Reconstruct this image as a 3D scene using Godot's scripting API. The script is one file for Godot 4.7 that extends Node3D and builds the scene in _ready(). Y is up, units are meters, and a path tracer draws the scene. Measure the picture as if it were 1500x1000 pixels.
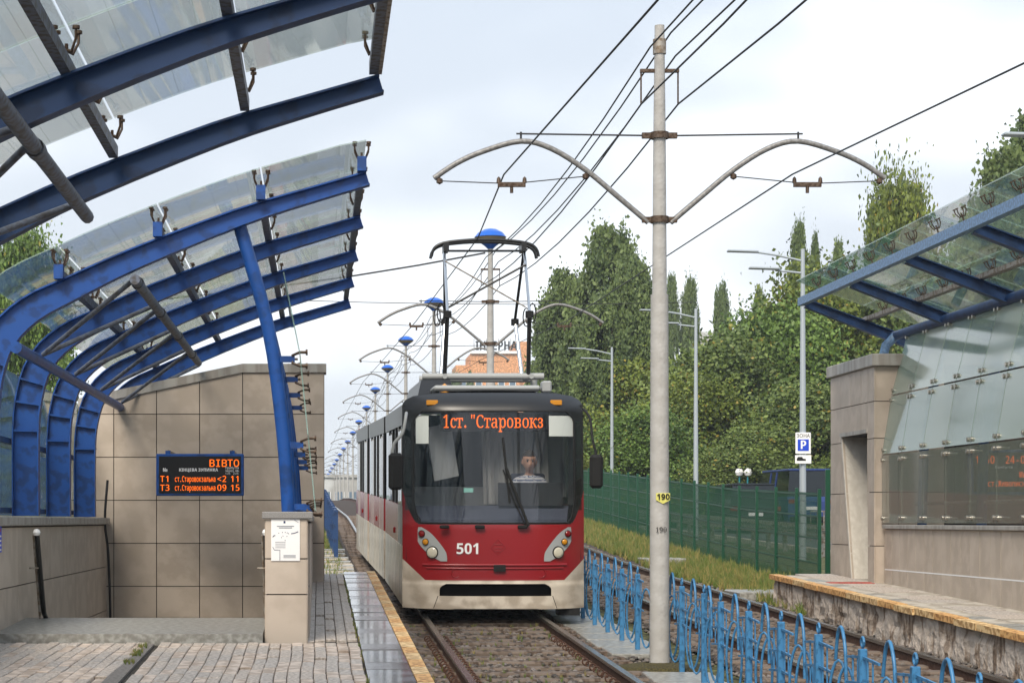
extends Node3D
# Tram terminus. Camera stands on the left platform; x is right, y up, -z away. Metres.
# D below means distance ahead of the camera (z = -D). The track climbs away from the camera.

const EYE := 1.7
var M := {}
var T := {}
var taken := {}
var rng := RandomNumberGenerator.new()

func _ready():
	rng.seed = 7
	# ---- camera
	var cam := Camera3D.new()
	cam.name = "camera"
	add_child(cam)
	cam.position = Vector3(0, EYE, 0)
	cam.projection = Camera3D.PROJECTION_FRUSTUM
	cam.near = 0.1
	cam.far = 4000.0
	cam.size = 0.1 / 3.0
	cam.frustum_offset = Vector2(0.009433, 0.008767)
	cam.current = true
	# ---- sky and sun
	var env := Environment.new()
	env.background_mode = Environment.BG_SKY
	var sky := Sky.new()
	var sm := ProceduralSkyMaterial.new()
	sm.sky_top_color = Color(0.62, 0.675, 0.745)
	sm.sky_horizon_color = Color(0.73, 0.745, 0.76)
	sm.sky_curve = 0.22
	sm.ground_bottom_color = Color(0.35, 0.34, 0.32)
	sm.ground_horizon_color = Color(0.62, 0.64, 0.66)
	sm.sun_angle_max = 0.5
	sm.sky_cover = cloud_texture()
	sm.sky_cover_modulate = Color(1, 1, 1, 0.52)
	sky.sky_material = sm
	env.sky = sky
	env.tonemap_mode = Environment.TONE_MAPPER_LINEAR
	env.tonemap_exposure = 1.85
	env.fog_enabled = true
	env.fog_density = 0.0004
	env.fog_light_color = Color(0.86, 0.9, 0.94)
	env.sdfgi_enabled = true
	env.ssao_enabled = true
	env.ssil_enabled = true
	var we := WorldEnvironment.new()
	we.name = "environment"
	we.environment = env
	add_child(we)
	var sun := DirectionalLight3D.new()
	sun.name = "sun"
	sun.light_energy = 0.7
	sun.light_angular_distance = 24.0
	sun.light_color = Color(1.0, 0.96, 0.9)
	sun.shadow_enabled = true
	add_child(sun)
	sun.rotation_degrees = Vector3(-44, -20, 0)
	make_textures()
	make_materials()
	print("setting")
	terrain()
	left_platform()
	right_platform()
	tracks()
	print("structures")
	underpass()
	canopies()
	right_building()
	print("things")
	tram()
	catenary()
	blue_fence()
	green_fence()
	street()
	far_buildings()
	trees()
	small_things()
	print("done")

# ------------------------------------------------------------------ levels
const RAIL := [[-40.0, -1.37], [0.0, -0.33], [22.1, 0.245], [44.3, 0.822], [66.4, 1.75], [88.5, 2.5], [110.7, 2.95], [133.0, 3.2], [155.0, 3.25], [2000.0, 3.25]]
const ROADY := [[-40.0, -1.3], [0.0, -0.45], [40.0, 0.62], [75.0, 1.3], [130.0, 2.0], [220.0, 2.8], [2000.0, 3.2]]
func table(t, d: float) -> float:
	for i in range(1, t.size()):
		if d <= t[i][0]:
			var k: float = (d - t[i - 1][0]) / (t[i][0] - t[i - 1][0])
			return lerpf(t[i - 1][1], t[i][1], k)
	return t[-1][1]
func rail_y(d: float) -> float: return table(RAIL, d)
func plat_y(d: float) -> float: return 0.026 * d
func road_y(d: float) -> float: return table(ROADY, d)
func ground_y(x: float, d: float) -> float:
	return lerpf(rail_y(d) - 0.2, road_y(d), smoothstep(9.2, 12.0, x))
# centre line of the tram's track: straight at the stop, then bending left
const BEND := [[-40.0, 2.25], [33.0, 2.25], [44.0, 2.05], [55.0, 1.9], [70.0, 1.75], [85.0, 1.35], [110.0, 1.0], [160.0, 0.6], [300.0, -2.0], [600.0, -14.0]]
func track_x(d: float) -> float: return table(BEND, d)
func pole_x(d: float) -> float: return table([[0.0, 3.66], [90.0, 3.76], [155.0, 3.6], [200.0, 3.3], [300.0, 2.4], [400.0, 1.5], [600.0, -2.0]], d)

# ------------------------------------------------------------------ textures and materials
func cloud_texture() -> ImageTexture:
	var w := 1024
	var h := 512
	var n := FastNoiseLite.new()
	n.seed = 21
	n.frequency = 1.0
	n.fractal_octaves = 5
	n.fractal_gain = 0.52
	var by := PackedByteArray()
	by.resize(w * h * 4)
	for j in h:
		var el := (0.5 - (j + 0.5) / h) * PI
		for i in w:
			var az := (i + 0.5) / w * TAU
			var d := Vector3(cos(az) * cos(el), sin(el), sin(az) * cos(el))
			var q := Vector3(d.x, d.y * 2.6, d.z) * 2.6
			var v := n.get_noise_3dv(q) * 0.5 + 0.5
			var a := smoothstep(0.38, 0.66, v)
			var o := (j * w + i) * 4
			by[o] = 255
			by[o + 1] = 252
			by[o + 2] = 246
			by[o + 3] = int(clampf(a, 0, 1) * 110.0)
	return ImageTexture.create_from_image(Image.create_from_data(w, h, false, Image.FORMAT_RGBA8, by))

func tex(sd: int, freq: float, oct: int, lo: float, hi: float, c0: float, c1: float, sx := 1, warm := 0.0) -> ImageTexture:
	# a seamless grey pattern between lo and hi; sx squeezes it sideways into vertical streaks
	var n := FastNoiseLite.new()
	n.seed = sd
	n.frequency = freq
	n.fractal_octaves = oct
	var s := 256
	var src := n.get_seamless_image(s, s)
	src.convert(Image.FORMAT_L8)
	var d := src.get_data()
	var by := PackedByteArray()
	by.resize(s * s * 3)
	for j in s:
		for i in s:
			var v: float = d[((j / sx) % s if sx > 1 else j) * s + i] / 255.0
			v = lerpf(lo, hi, smoothstep(c0, c1, v))
			var o := (j * s + i) * 3
			by[o] = int(clampf(v, 0, 1) * 255)
			by[o + 1] = int(clampf(v * (1 - warm * (1 - v) * 0.5), 0, 1) * 255)
			by[o + 2] = int(clampf(v * (1 - warm * (1 - v)), 0, 1) * 255)
	return ImageTexture.create_from_image(Image.create_from_data(s, s, false, Image.FORMAT_RGB8, by))

func bump(sd: int, freq: float, strength: float) -> ImageTexture:
	var n := FastNoiseLite.new()
	n.seed = sd
	n.frequency = freq
	n.fractal_octaves = 4
	var im := n.get_seamless_image(256, 256)
	im.convert(Image.FORMAT_RGBA8)
	im.bump_map_to_normal_map(strength)
	return ImageTexture.create_from_image(im)

func make_textures():
	T.blotch = tex(1, 0.012, 5, 0.82, 1.0, 0.25, 0.75, 1, 0.25)
	T.fine = tex(2, 0.06, 4, 0.78, 1.0, 0.2, 0.8, 1, 0.15)
	T.speckle = tex(3, 0.25, 2, 0.45, 1.0, 0.3, 0.7)
	T.streak = tex(4, 0.03, 4, 0.87, 1.0, 0.25, 0.7, 8, 0.3)
	T.stain = tex(5, 0.02, 5, 0.55, 1.0, 0.25, 0.55, 3, 0.5)
	T.rust = tex(6, 0.03, 5, 0.74, 1.0, 0.3, 0.6, 1, 0.8)
	T.grass = tex(8, 0.05, 5, 0.4, 1.0, 0.2, 0.8, 1, 0.1)
	T.soft = tex(9, 0.014, 5, 0.94, 1.0, 0.25, 0.75, 1, 0.2)
	T.worn = tex(31, 0.02, 5, 0.8, 1.0, 0.2, 0.5, 1, 0.0)
	T.rough = bump(11, 0.05, 6.0)
	T.coarse = bump(12, 0.02, 10.0)

func mat(c: Color, rough := 0.7, t = null, scale := 1.0, metal := 0.0, nrm = null, nscale := 0.4) -> StandardMaterial3D:
	var m := StandardMaterial3D.new()
	m.albedo_color = c
	m.roughness = rough
	m.metallic = metal
	if t != null or nrm != null:
		m.uv1_triplanar = true
		m.uv1_world_triplanar = true
		m.uv1_scale = Vector3.ONE * scale
	if t != null: m.albedo_texture = t
	if nrm != null:
		m.normal_enabled = true
		m.normal_texture = nrm
		m.normal_scale = nscale
	return m
func glass(c: Color, a: float, rough := 0.03) -> StandardMaterial3D:
	var m := StandardMaterial3D.new()
	m.albedo_color = Color(c.r, c.g, c.b, a)
	m.transparency = BaseMaterial3D.TRANSPARENCY_ALPHA
	m.roughness = rough
	m.metallic_specular = 0.6
	return m
func glow(c: Color, e: float) -> StandardMaterial3D:
	var m := StandardMaterial3D.new()
	m.albedo_color = Color(0.02, 0.02, 0.02)
	m.emission_enabled = true
	m.emission = c
	m.emission_energy_multiplier = e
	return m
func make_materials():
	M.tile = mat(Color(0.72, 0.67, 0.615), 0.6, T.soft, 0.5)
	M.tile_b = mat(Color(0.71, 0.66, 0.605), 0.6, T.soft, 0.8)
	M.tile_c = mat(Color(0.73, 0.68, 0.625), 0.62, T.soft, 0.5)
	M.joint = mat(Color(0.16, 0.14, 0.13), 0.9)
	M.cap = mat(Color(0.63, 0.62, 0.6), 0.55, T.streak, 0.6)
	M.granite = mat(Color(0.68, 0.67, 0.66), 0.5, T.speckle, 6.0)
	M.concrete = mat(Color(0.72, 0.69, 0.64), 0.85, T.blotch, 0.8, 0.0, T.rough)
	M.old_concrete = mat(Color(0.78, 0.73, 0.68), 0.9, T.stain, 0.6, 0.0, T.rough, 0.6)
	M.slab = mat(Color(0.62, 0.62, 0.6), 0.35, T.fine, 0.8)
	M.wet_slab = mat(Color(0.62, 0.63, 0.65), 0.1, T.blotch, 0.7)
	M.wet_slab_b = mat(Color(0.47, 0.46, 0.47), 0.16, T.blotch, 0.9)
	M.yellow_edge = mat(Color(0.84, 0.66, 0.42), 0.7, T.rust, 1.6)
	M.yellow_pale = mat(Color(0.86, 0.74, 0.54), 0.7, T.rust, 1.1)
	M.paver = mat(Color(0.78, 0.735, 0.69), 0.72, T.fine, 1.7, 0.0, T.rough, 0.3)
	M.paver_b = mat(Color(0.755, 0.72, 0.685), 0.7, T.fine, 1.3, 0.0, T.rough, 0.3)
	M.paver_c = mat(Color(0.785, 0.725, 0.67), 0.75, T.blotch, 1.5, 0.0, T.rough, 0.3)
	M.paver_wet = mat(Color(0.6, 0.56, 0.53), 0.3, T.fine, 1.7, 0.0, T.rough, 0.3)
	M.sand = mat(Color(0.3, 0.27, 0.23), 0.95, T.grass, 1.5)
	M.asphalt = mat(Color(0.33, 0.33, 0.335), 0.85, T.fine, 0.7)
	M.ballast = mat(Color(0.33, 0.28, 0.25), 0.95, T.speckle, 2.3, 0.0, T.coarse, 1.0)
	M.soil = mat(Color(0.42, 0.43, 0.24), 0.95, T.grass, 0.35, 0.0, T.coarse, 0.6)
	M.stone_a = mat(Color(0.47, 0.41, 0.37), 0.9, T.fine, 3.0)
	M.sleeper = mat(Color(0.42, 0.37, 0.33), 0.9, T.stain, 1.2)
	M.rail_side = mat(Color(0.33, 0.22, 0.16), 0.75, T.rust, 2.0)
	M.rail_head = mat(Color(0.62, 0.61, 0.6), 0.25, T.fine, 2.0, 0.9)
	M.blue = mat(Color(0.02, 0.26, 0.54), 0.4, T.worn, 0.9)
	M.blue_dark = mat(Color(0.09, 0.23, 0.41), 0.5, T.worn, 0.7)
	M.blue_fence = mat(Color(0.23, 0.47, 0.65), 0.42, T.worn, 2.2)
	M.blue_pale = mat(Color(0.42, 0.56, 0.72), 0.5, T.fine, 1.2)
	M.pipe = mat(Color(0.36, 0.39, 0.45), 0.55, T.rust, 1.5)
	M.galvan = mat(Color(0.62, 0.6, 0.57), 0.5, T.rust, 1.2, 0.3)
	M.steel = mat(Color(0.7, 0.68, 0.64), 0.3, null, 1.0, 0.85)
	M.bronze = mat(Color(0.36, 0.3, 0.25), 0.5, T.rust, 3.0, 0.4)
	M.pole = mat(Color(0.68, 0.675, 0.665), 0.75, T.soft, 1.1, 0.0, T.rough, 0.2)
	M.arm = mat(Color(0.56, 0.56, 0.56), 0.5, T.fine, 1.4, 0.2)
	M.lime = mat(Color(0.8, 0.78, 0.74), 0.85, T.soft, 1.5, 0.0, T.rough, 0.3)
	M.wire = mat(Color(0.13, 0.13, 0.14), 0.6)
	M.black = mat(Color(0.1, 0.1, 0.105), 0.35)
	M.rubber = mat(Color(0.06, 0.06, 0.06), 0.85)
	M.under = mat(Color(0.09, 0.085, 0.08), 0.9)
	M.red = mat(Color(0.53, 0.012, 0.055), 0.22)
	M.red.clearcoat_enabled = true
	M.red.clearcoat = 0.5
	M.cream = mat(Color(0.8, 0.76, 0.7), 0.4, T.blotch, 0.8)
	M.tram_roof = mat(Color(0.25, 0.25, 0.27), 0.6, T.fine, 1.0)
	M.grey_box = mat(Color(0.6, 0.61, 0.61), 0.5)
	M.white = mat(Color(0.9, 0.9, 0.9), 0.6)
	M.paper = mat(Color(0.86, 0.88, 0.86), 0.8)
	M.screen_glass = glass(Color(0.2, 0.24, 0.28), 0.14, 0.02)
	M.screen_glass.metallic_specular = 0.8
	M.side_glass = glass(Color(0.03, 0.06, 0.055), 0.6, 0.02)
	M.canopy_glass = glass(Color(0.6, 0.76, 0.7), 0.2)
	M.canopy_glass_b = glass(Color(0.64, 0.74, 0.66), 0.28, 0.04)
	M.wall_glass = glass(Color(0.6, 0.68, 0.63), 0.6, 0.08)
	M.wall_glass_b = glass(Color(0.66, 0.72, 0.67), 0.68, 0.12)
	M.low_glass = glass(Color(0.55, 0.57, 0.52), 0.42, 0.05)
	M.lamp_glass = glass(Color(0.9, 0.88, 0.8), 0.45, 0.05)
	M.chrome = mat(Color(0.8, 0.8, 0.8), 0.15, null, 1.0, 1.0)
	M.lens = mat(Color(0.75, 0.73, 0.66), 0.12)
	M.lens_red = mat(Color(0.45, 0.03, 0.03), 0.15)
	M.lens_amber = mat(Color(0.75, 0.5, 0.1), 0.15)
	M.led = glow(Color(1.0, 0.42, 0.06), 1.0)
	M.led_white = mat(Color(0.85, 0.86, 0.88), 0.6)
	M.saucer = mat(Color(0.1, 0.36, 0.74), 0.3)
	M.saucer_low = mat(Color(0.55, 0.5, 0.42), 0.4)
	M.green = mat(Color(0.03, 0.27, 0.18), 0.5)
	M.green_mesh = glass(Color(0.02, 0.22, 0.15), 0.22, 0.7)
	M.lamp_post = mat(Color(0.68, 0.71, 0.73), 0.4, null, 1.0, 0.4)
	M.sign_blue = mat(Color(0.05, 0.25, 0.75), 0.5)
	M.car_dark = mat(Color(0.09, 0.11, 0.12), 0.25)
	M.car_blue = mat(Color(0.12, 0.2, 0.42), 0.3)
	M.car_white = mat(Color(0.75, 0.77, 0.78), 0.3)
	M.car_glass = mat(Color(0.08, 0.1, 0.11), 0.08)
	M.brick_orange = mat(Color(0.9, 0.66, 0.47), 0.85, T.fine, 0.15)
	M.far_wall = mat(Color(0.74, 0.75, 0.75), 0.85, T.blotch, 0.05)
	M.far_glass = mat(Color(0.36, 0.43, 0.5), 0.2)
	M.bark = mat(Color(0.33, 0.28, 0.24), 0.9, T.stain, 0.8)
	M.shirt = mat(Color(0.85, 0.86, 0.9), 0.8)
	M.skin = mat(Color(0.78, 0.58, 0.47), 0.6)
	M.hair = mat(Color(0.18, 0.13, 0.1), 0.7)
	M.curtain = mat(Color(0.75, 0.75, 0.74), 0.9)
	M.seat = mat(Color(0.22, 0.24, 0.3), 0.8)
	M.red_paint = mat(Color(0.7, 0.26, 0.2), 0.8, T.rust, 2.0)
	M.moss = mat(Color(0.36, 0.33, 0.16), 0.95, T.grass, 3.0, 0.0, T.coarse, 0.8)
	M.leafy = leaf_mat(Color(1, 1, 1))
	M.leafy_b = leaf_mat(Color(0.92, 1.0, 0.9))
	M.leafy_c = leaf_mat(Color(1.0, 0.97, 0.75))

func leaf_mat(c: Color) -> StandardMaterial3D:
	var m := StandardMaterial3D.new()
	m.albedo_color = c
	m.vertex_color_use_as_albedo = true
	m.roughness = 0.6
	m.backlight_enabled = true
	m.backlight = Color(0.12, 0.16, 0.04)
	return m

# ------------------------------------------------------------------ mesh builder
class MB:
	var v := PackedVector3Array()
	var n := PackedVector3Array()
	var c := PackedColorArray()
	var tint := Color(1, 1, 1)
	func tri(a: Vector3, b: Vector3, d: Vector3, na: Vector3, nb: Vector3, nd: Vector3):
		if (b - a).cross(d - a).dot(na + nb + nd) > 0:
			v.append(a); v.append(d); v.append(b)
			n.append(na); n.append(nd); n.append(nb)
		else:
			v.append(a); v.append(b); v.append(d)
			n.append(na); n.append(nb); n.append(nd)
		c.append(tint); c.append(tint); c.append(tint)
	func quad(a, b, d, e, nn: Vector3):
		tri(a, b, d, nn, nn, nn)
		tri(a, d, e, nn, nn, nn)
	func face(a: Vector3, b: Vector3, d: Vector3, e: Vector3, away: Vector3):   # flat quad whose normal points away from a point
		var nn := (d - a).cross(e - b)
		if nn.length() < 1e-12: nn = (b - a).cross(d - a)
		nn = nn.normalized()
		if nn.dot((a + b + d + e) / 4.0 - away) < 0: nn = -nn
		quad(a, b, d, e, nn)
	func hexa(p: Array):   # eight corners: 0-3 bottom ring, 4-7 top ring
		var m := Vector3.ZERO
		for q in p: m += q
		m /= 8.0
		face(p[0], p[1], p[2], p[3], m); face(p[4], p[5], p[6], p[7], m)
		for i in 4:
			var j := (i + 1) % 4
			face(p[i], p[j], p[j + 4], p[i + 4], m)
	func box(ct: Vector3, sz: Vector3, b := Basis.IDENTITY):
		var h := sz / 2
		var p := []
		for y in [-1, 1]:
			for q in [[-1, -1], [1, -1], [1, 1], [-1, 1]]:
				p.append(ct + b * Vector3(q[0] * h.x, y * h.y, q[1] * h.z))
		hexa(p)
	func bevel(ct: Vector3, sz: Vector3, r: float, b := Basis.IDENTITY):   # box with chamfered edges
		var h := sz / 2
		for ax in 3:
			for s in [-1.0, 1.0]:
				var u := (ax + 1) % 3
				var w := (ax + 2) % 3
				var q := []
				for k in [[-1, -1], [1, -1], [1, 1], [-1, 1]]:
					var t := Vector3.ZERO
					t[ax] = s * h[ax]; t[u] = k[0] * (h[u] - r); t[w] = k[1] * (h[w] - r)
					q.append(ct + b * t)
				face(q[0], q[1], q[2], q[3], ct)
				for s2 in [-1.0, 1.0]:   # edge chamfers between ax and u
					var e := []
					for k in [-1.0, 1.0]:
						var t1 := Vector3.ZERO
						t1[ax] = s * h[ax]; t1[u] = s2 * (h[u] - r); t1[w] = k * (h[w] - r)
						var t2 := Vector3.ZERO
						t2[ax] = s * (h[ax] - r); t2[u] = s2 * h[u]; t2[w] = k * (h[w] - r)
						e.append(ct + b * t1); e.append(ct + b * t2)
					face(e[0], e[1], e[3], e[2], ct)
		for sx in [-1, 1]:
			for sy in [-1, 1]:
				for sz2 in [-1, 1]:
					var a := ct + b * Vector3(sx * h.x, sy * (h.y - r), sz2 * (h.z - r))
					var d := ct + b * Vector3(sx * (h.x - r), sy * h.y, sz2 * (h.z - r))
					var e2 := ct + b * Vector3(sx * (h.x - r), sy * (h.y - r), sz2 * h.z)
					var nn := (b * Vector3(sx, sy, sz2)).normalized()
					tri(a, d, e2, nn, nn, nn)
	func bar(a: Vector3, b: Vector3, w: float, h: float, up := Vector3.UP):
		var z := (b - a).normalized()
		var x := up.cross(z)
		if x.length() < 0.01: x = Vector3.RIGHT.cross(z)
		x = x.normalized()
		box((a + b) / 2, Vector3(w, h, a.distance_to(b)), Basis(x, z.cross(x), z))
	func tube(path: Array, r, seg := 8, caps := true):
		var np := path.size()
		var rings := []
		var prev := Vector3.ZERO
		for i in np:
			var t: Vector3 = (path[mini(i + 1, np - 1)] - path[maxi(i - 1, 0)]).normalized()
			var u := Vector3.UP.cross(t) if prev == Vector3.ZERO else prev - t * prev.dot(t)
			if u.length() < 0.05: u = Vector3.RIGHT.cross(t)
			u = u.normalized()
			prev = u
			var w := t.cross(u)
			var rr: float = r[i] if r is Array else r
			var ring := []
			for k in seg:
				var an := TAU * k / seg
				var nn := u * cos(an) + w * sin(an)
				ring.append([path[i] + nn * rr, nn])
			rings.append(ring)
		for i in np - 1:
			for k in seg:
				var k2 := (k + 1) % seg
				var a = rings[i][k]; var b = rings[i][k2]; var d = rings[i + 1][k2]; var e = rings[i + 1][k]
				tri(a[0], b[0], d[0], a[1], b[1], d[1])
				tri(a[0], d[0], e[0], a[1], d[1], e[1])
		if caps:
			for s in [0, np - 1]:
				var nn2: Vector3 = (path[0] - path[1]).normalized() if s == 0 else (path[np - 1] - path[np - 2]).normalized()
				for k in seg:
					tri(path[s], rings[s][k][0], rings[s][(k + 1) % seg][0], nn2, nn2, nn2)
	func rod(a: Vector3, b: Vector3, r, seg := 8): tube([a, b], r, seg)
	func ring(ct: Vector3, ax: Vector3, ay: Vector3, r: float, seg := 16, ts := 6):   # closed loop of tube, half axes ax and ay
		var p := []
		for k in seg + 1:
			var an := TAU * k / seg
			p.append(ct + ax * cos(an) + ay * sin(an))
		tube(p, r, ts, false)
	func lathe(ct: Vector3, prof: Array, seg := 16, axis := Vector3.UP):   # prof: [radius, height]
		var z := axis.normalized()
		var x := z.cross(Vector3(0.3, 0.9, 0.31)).normalized()
		if absf(z.y) > 0.9: x = Vector3.RIGHT
		var y := z.cross(x)
		for i in prof.size() - 1:
			var a0: float = prof[i][0]; var a1: float = prof[i + 1][0]
			var h0: float = prof[i][1]; var h1: float = prof[i + 1][1]
			var sl := Vector2(h1 - h0, a0 - a1).normalized()
			for k in seg:
				var t0 := TAU * k / seg
				var t1 := TAU * (k + 1) / seg
				var d0 := x * cos(t0) + y * sin(t0)
				var d1 := x * cos(t1) + y * sin(t1)
				var n0 := d0 * sl.x + z * sl.y
				var n1 := d1 * sl.x + z * sl.y
				var p0 := ct + d0 * a0 + z * h0
				var p1 := ct + d1 * a0 + z * h0
				var p2 := ct + d1 * a1 + z * h1
				var p3 := ct + d0 * a1 + z * h1
				if a0 > 1e-5: tri(p0, p1, p2, n0, n1, n1)
				if a1 > 1e-5: tri(p0, p2, p3, n0, n1, n0)
	func slab(poly: Array, o: Vector3, ux: Vector3, uy: Vector3, thick: Vector3):   # 2-D outline pushed along thick
		var pp := PackedVector2Array()
		for q in poly: pp.append(q)
		var ix := Geometry2D.triangulate_polygon(pp)
		var nn := ux.cross(uy).normalized()
		if nn.dot(thick) < 0: nn = -nn
		for i in range(0, ix.size(), 3):
			var a := o + ux * pp[ix[i]].x + uy * pp[ix[i]].y
			var b := o + ux * pp[ix[i + 1]].x + uy * pp[ix[i + 1]].y
			var d := o + ux * pp[ix[i + 2]].x + uy * pp[ix[i + 2]].y
			tri(a + thick, b + thick, d + thick, nn, nn, nn)
			tri(a, b, d, -nn, -nn, -nn)
		var turn := 1.0 if not Geometry2D.is_polygon_clockwise(pp) else -1.0
		for i in pp.size():
			var p0 := pp[i]
			var p1 := pp[(i + 1) % pp.size()]
			var e := (p1 - p0).normalized()
			var out := (ux * e.y - uy * e.x) * turn
			var a2 := o + ux * p0.x + uy * p0.y
			var b2 := o + ux * p1.x + uy * p1.y
			quad(a2, b2, b2 + thick, a2 + thick, out.normalized())
	func strip(lo: Array, hi: Array, z0: float, z1: float):   # solid between two x-y polylines, from z0 to z1
		for i in lo.size() - 1:
			var p := []
			for z in [z0, z1]:
				p.append(Vector3(lo[i].x, lo[i].y, z)); p.append(Vector3(lo[i + 1].x, lo[i + 1].y, z))
				p.append(Vector3(hi[i + 1].x, hi[i + 1].y, z)); p.append(Vector3(hi[i].x, hi[i].y, z))
			hexa(p)
	func mesh(m: Material) -> ArrayMesh:
		var a := []
		a.resize(Mesh.ARRAY_MAX)
		a[Mesh.ARRAY_VERTEX] = v
		a[Mesh.ARRAY_NORMAL] = n
		a[Mesh.ARRAY_COLOR] = c
		var am := ArrayMesh.new()
		am.add_surface_from_arrays(Mesh.PRIMITIVE_TRIANGLES, a)
		am.surface_set_material(0, m)
		return am

func mb() -> MB: return MB.new()
func numbered(s: String) -> String:
	taken[s] = taken.get(s, -1) + 1
	return s if taken[s] == 0 else "%s_%03d" % [s, taken[s]]
func put(m, called: String, material, parent: Node = null) -> MeshInstance3D:
	var o := MeshInstance3D.new()
	o.mesh = m.mesh(material) if m is MB else m
	o.name = called if parent else numbered(called)
	(parent if parent else self).add_child(o, true)
	return o
func thing(called: String, label: String, category: String, at := Vector3.ZERO, group := "") -> Node3D:
	var o := Node3D.new()
	o.name = numbered(called)
	add_child(o)
	o.position = at
	return tag(o, label, category, group)
func tag(o: Node3D, label: String, category: String, group := "") -> Node3D:
	o.set_meta("label", label)
	o.set_meta("category", category)
	if group: o.set_meta("group", group)
	return o
func setting(o: Node3D, label := "") -> Node3D:
	o.set_meta("kind", "structure")
	if label: o.set_meta("label", label)
	return o
func setting_node(called: String, label := "") -> Node3D:
	var o := Node3D.new()
	o.name = numbered(called)
	add_child(o)
	return setting(o, label)
func copy(o: Node3D, at: Vector3, label := "") -> Node3D:
	var base: String = o.get_meta("base") if o.has_meta("base") else String(o.name)
	var c := o.duplicate()
	c.name = numbered(base)
	add_child(c)
	c.position = at
	if label: c.set_meta("label", label)
	return c
func lettering(s: String, size: float, m: Material, called: String, parent: Node, at: Vector3, font := "Droid Sans", bold := false, depth := 0.004, align := HORIZONTAL_ALIGNMENT_LEFT) -> MeshInstance3D:
	var t := TextMesh.new()
	var f := SystemFont.new()
	f.font_names = PackedStringArray([font])
	if bold: f.font_weight = 700
	t.font = f
	t.text = s
	t.font_size = 48
	t.pixel_size = size / 48.0
	t.depth = depth
	t.horizontal_alignment = align
	t.vertical_alignment = VERTICAL_ALIGNMENT_CENTER
	t.material = m
	var o := MeshInstance3D.new()
	o.mesh = t
	o.name = called
	parent.add_child(o, true)
	o.position = at
	return o
func smooth_path(p: Array, sub := 4) -> Array:   # Catmull-Rom through 2-D or 3-D points
	var out := []
	for i in p.size() - 1:
		var a = p[maxi(i - 1, 0)]; var b = p[i]; var c = p[i + 1]; var d = p[mini(i + 2, p.size() - 1)]
		for k in sub: out.append(b.cubic_interpolate(c, a, d, float(k) / sub))
	out.append(p[-1])
	return out

# ------------------------------------------------------------------ ground, platforms, tracks
func terrain():
	var m := mb()
	var xs := [-900.0, -300.0, -120.0, -60.0, -30.0, -15.0, -8.0, -3.5, -0.45, 1.0, 4.0, 6.8, 8.0, 9.0, 9.6, 10.2, 10.8, 11.4, 12.0, 14.0, 18.0, 24.0, 40.0, 80.0, 160.0, 400.0, 900.0]
	var ds := [-40.0, -10.0, 0.0, 10.0, 22.4, 30.6, 40.0, 44.3, 55.0, 66.4, 75.0, 88.5, 110.7, 130.0, 155.0, 220.0, 400.0, 900.0, 2000.0]
	for j in ds.size() - 1:
		for i in xs.size() - 1:
			if ds[j] == 22.4 and xs[i] == -3.5: continue   # the stairwell
			var p := []
			for q in [[0, 0], [1, 0], [1, 1], [0, 1]]:
				var x: float = xs[i + q[0]]
				var d: float = ds[j + q[1]]
				p.append(Vector3(x, ground_y(x, d), -d))
			m.face(p[0], p[1], p[2], p[3], p[0] - Vector3(0, 1000, 0))
	setting(put(m, "ground", M.soil))

func sheared(m: MB, x0: float, x1: float, d0: float, d1: float, top: float, thick: float):   # block whose top follows the climb of the platform
	var p := []
	for y in [top - thick, top]:
		for q in [[x0, d0], [x1, d0], [x1, d1], [x0, d1]]:
			p.append(Vector3(q[0], plat_y(q[1]) + y, -q[1]))
	m.hexa(p)

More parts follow.
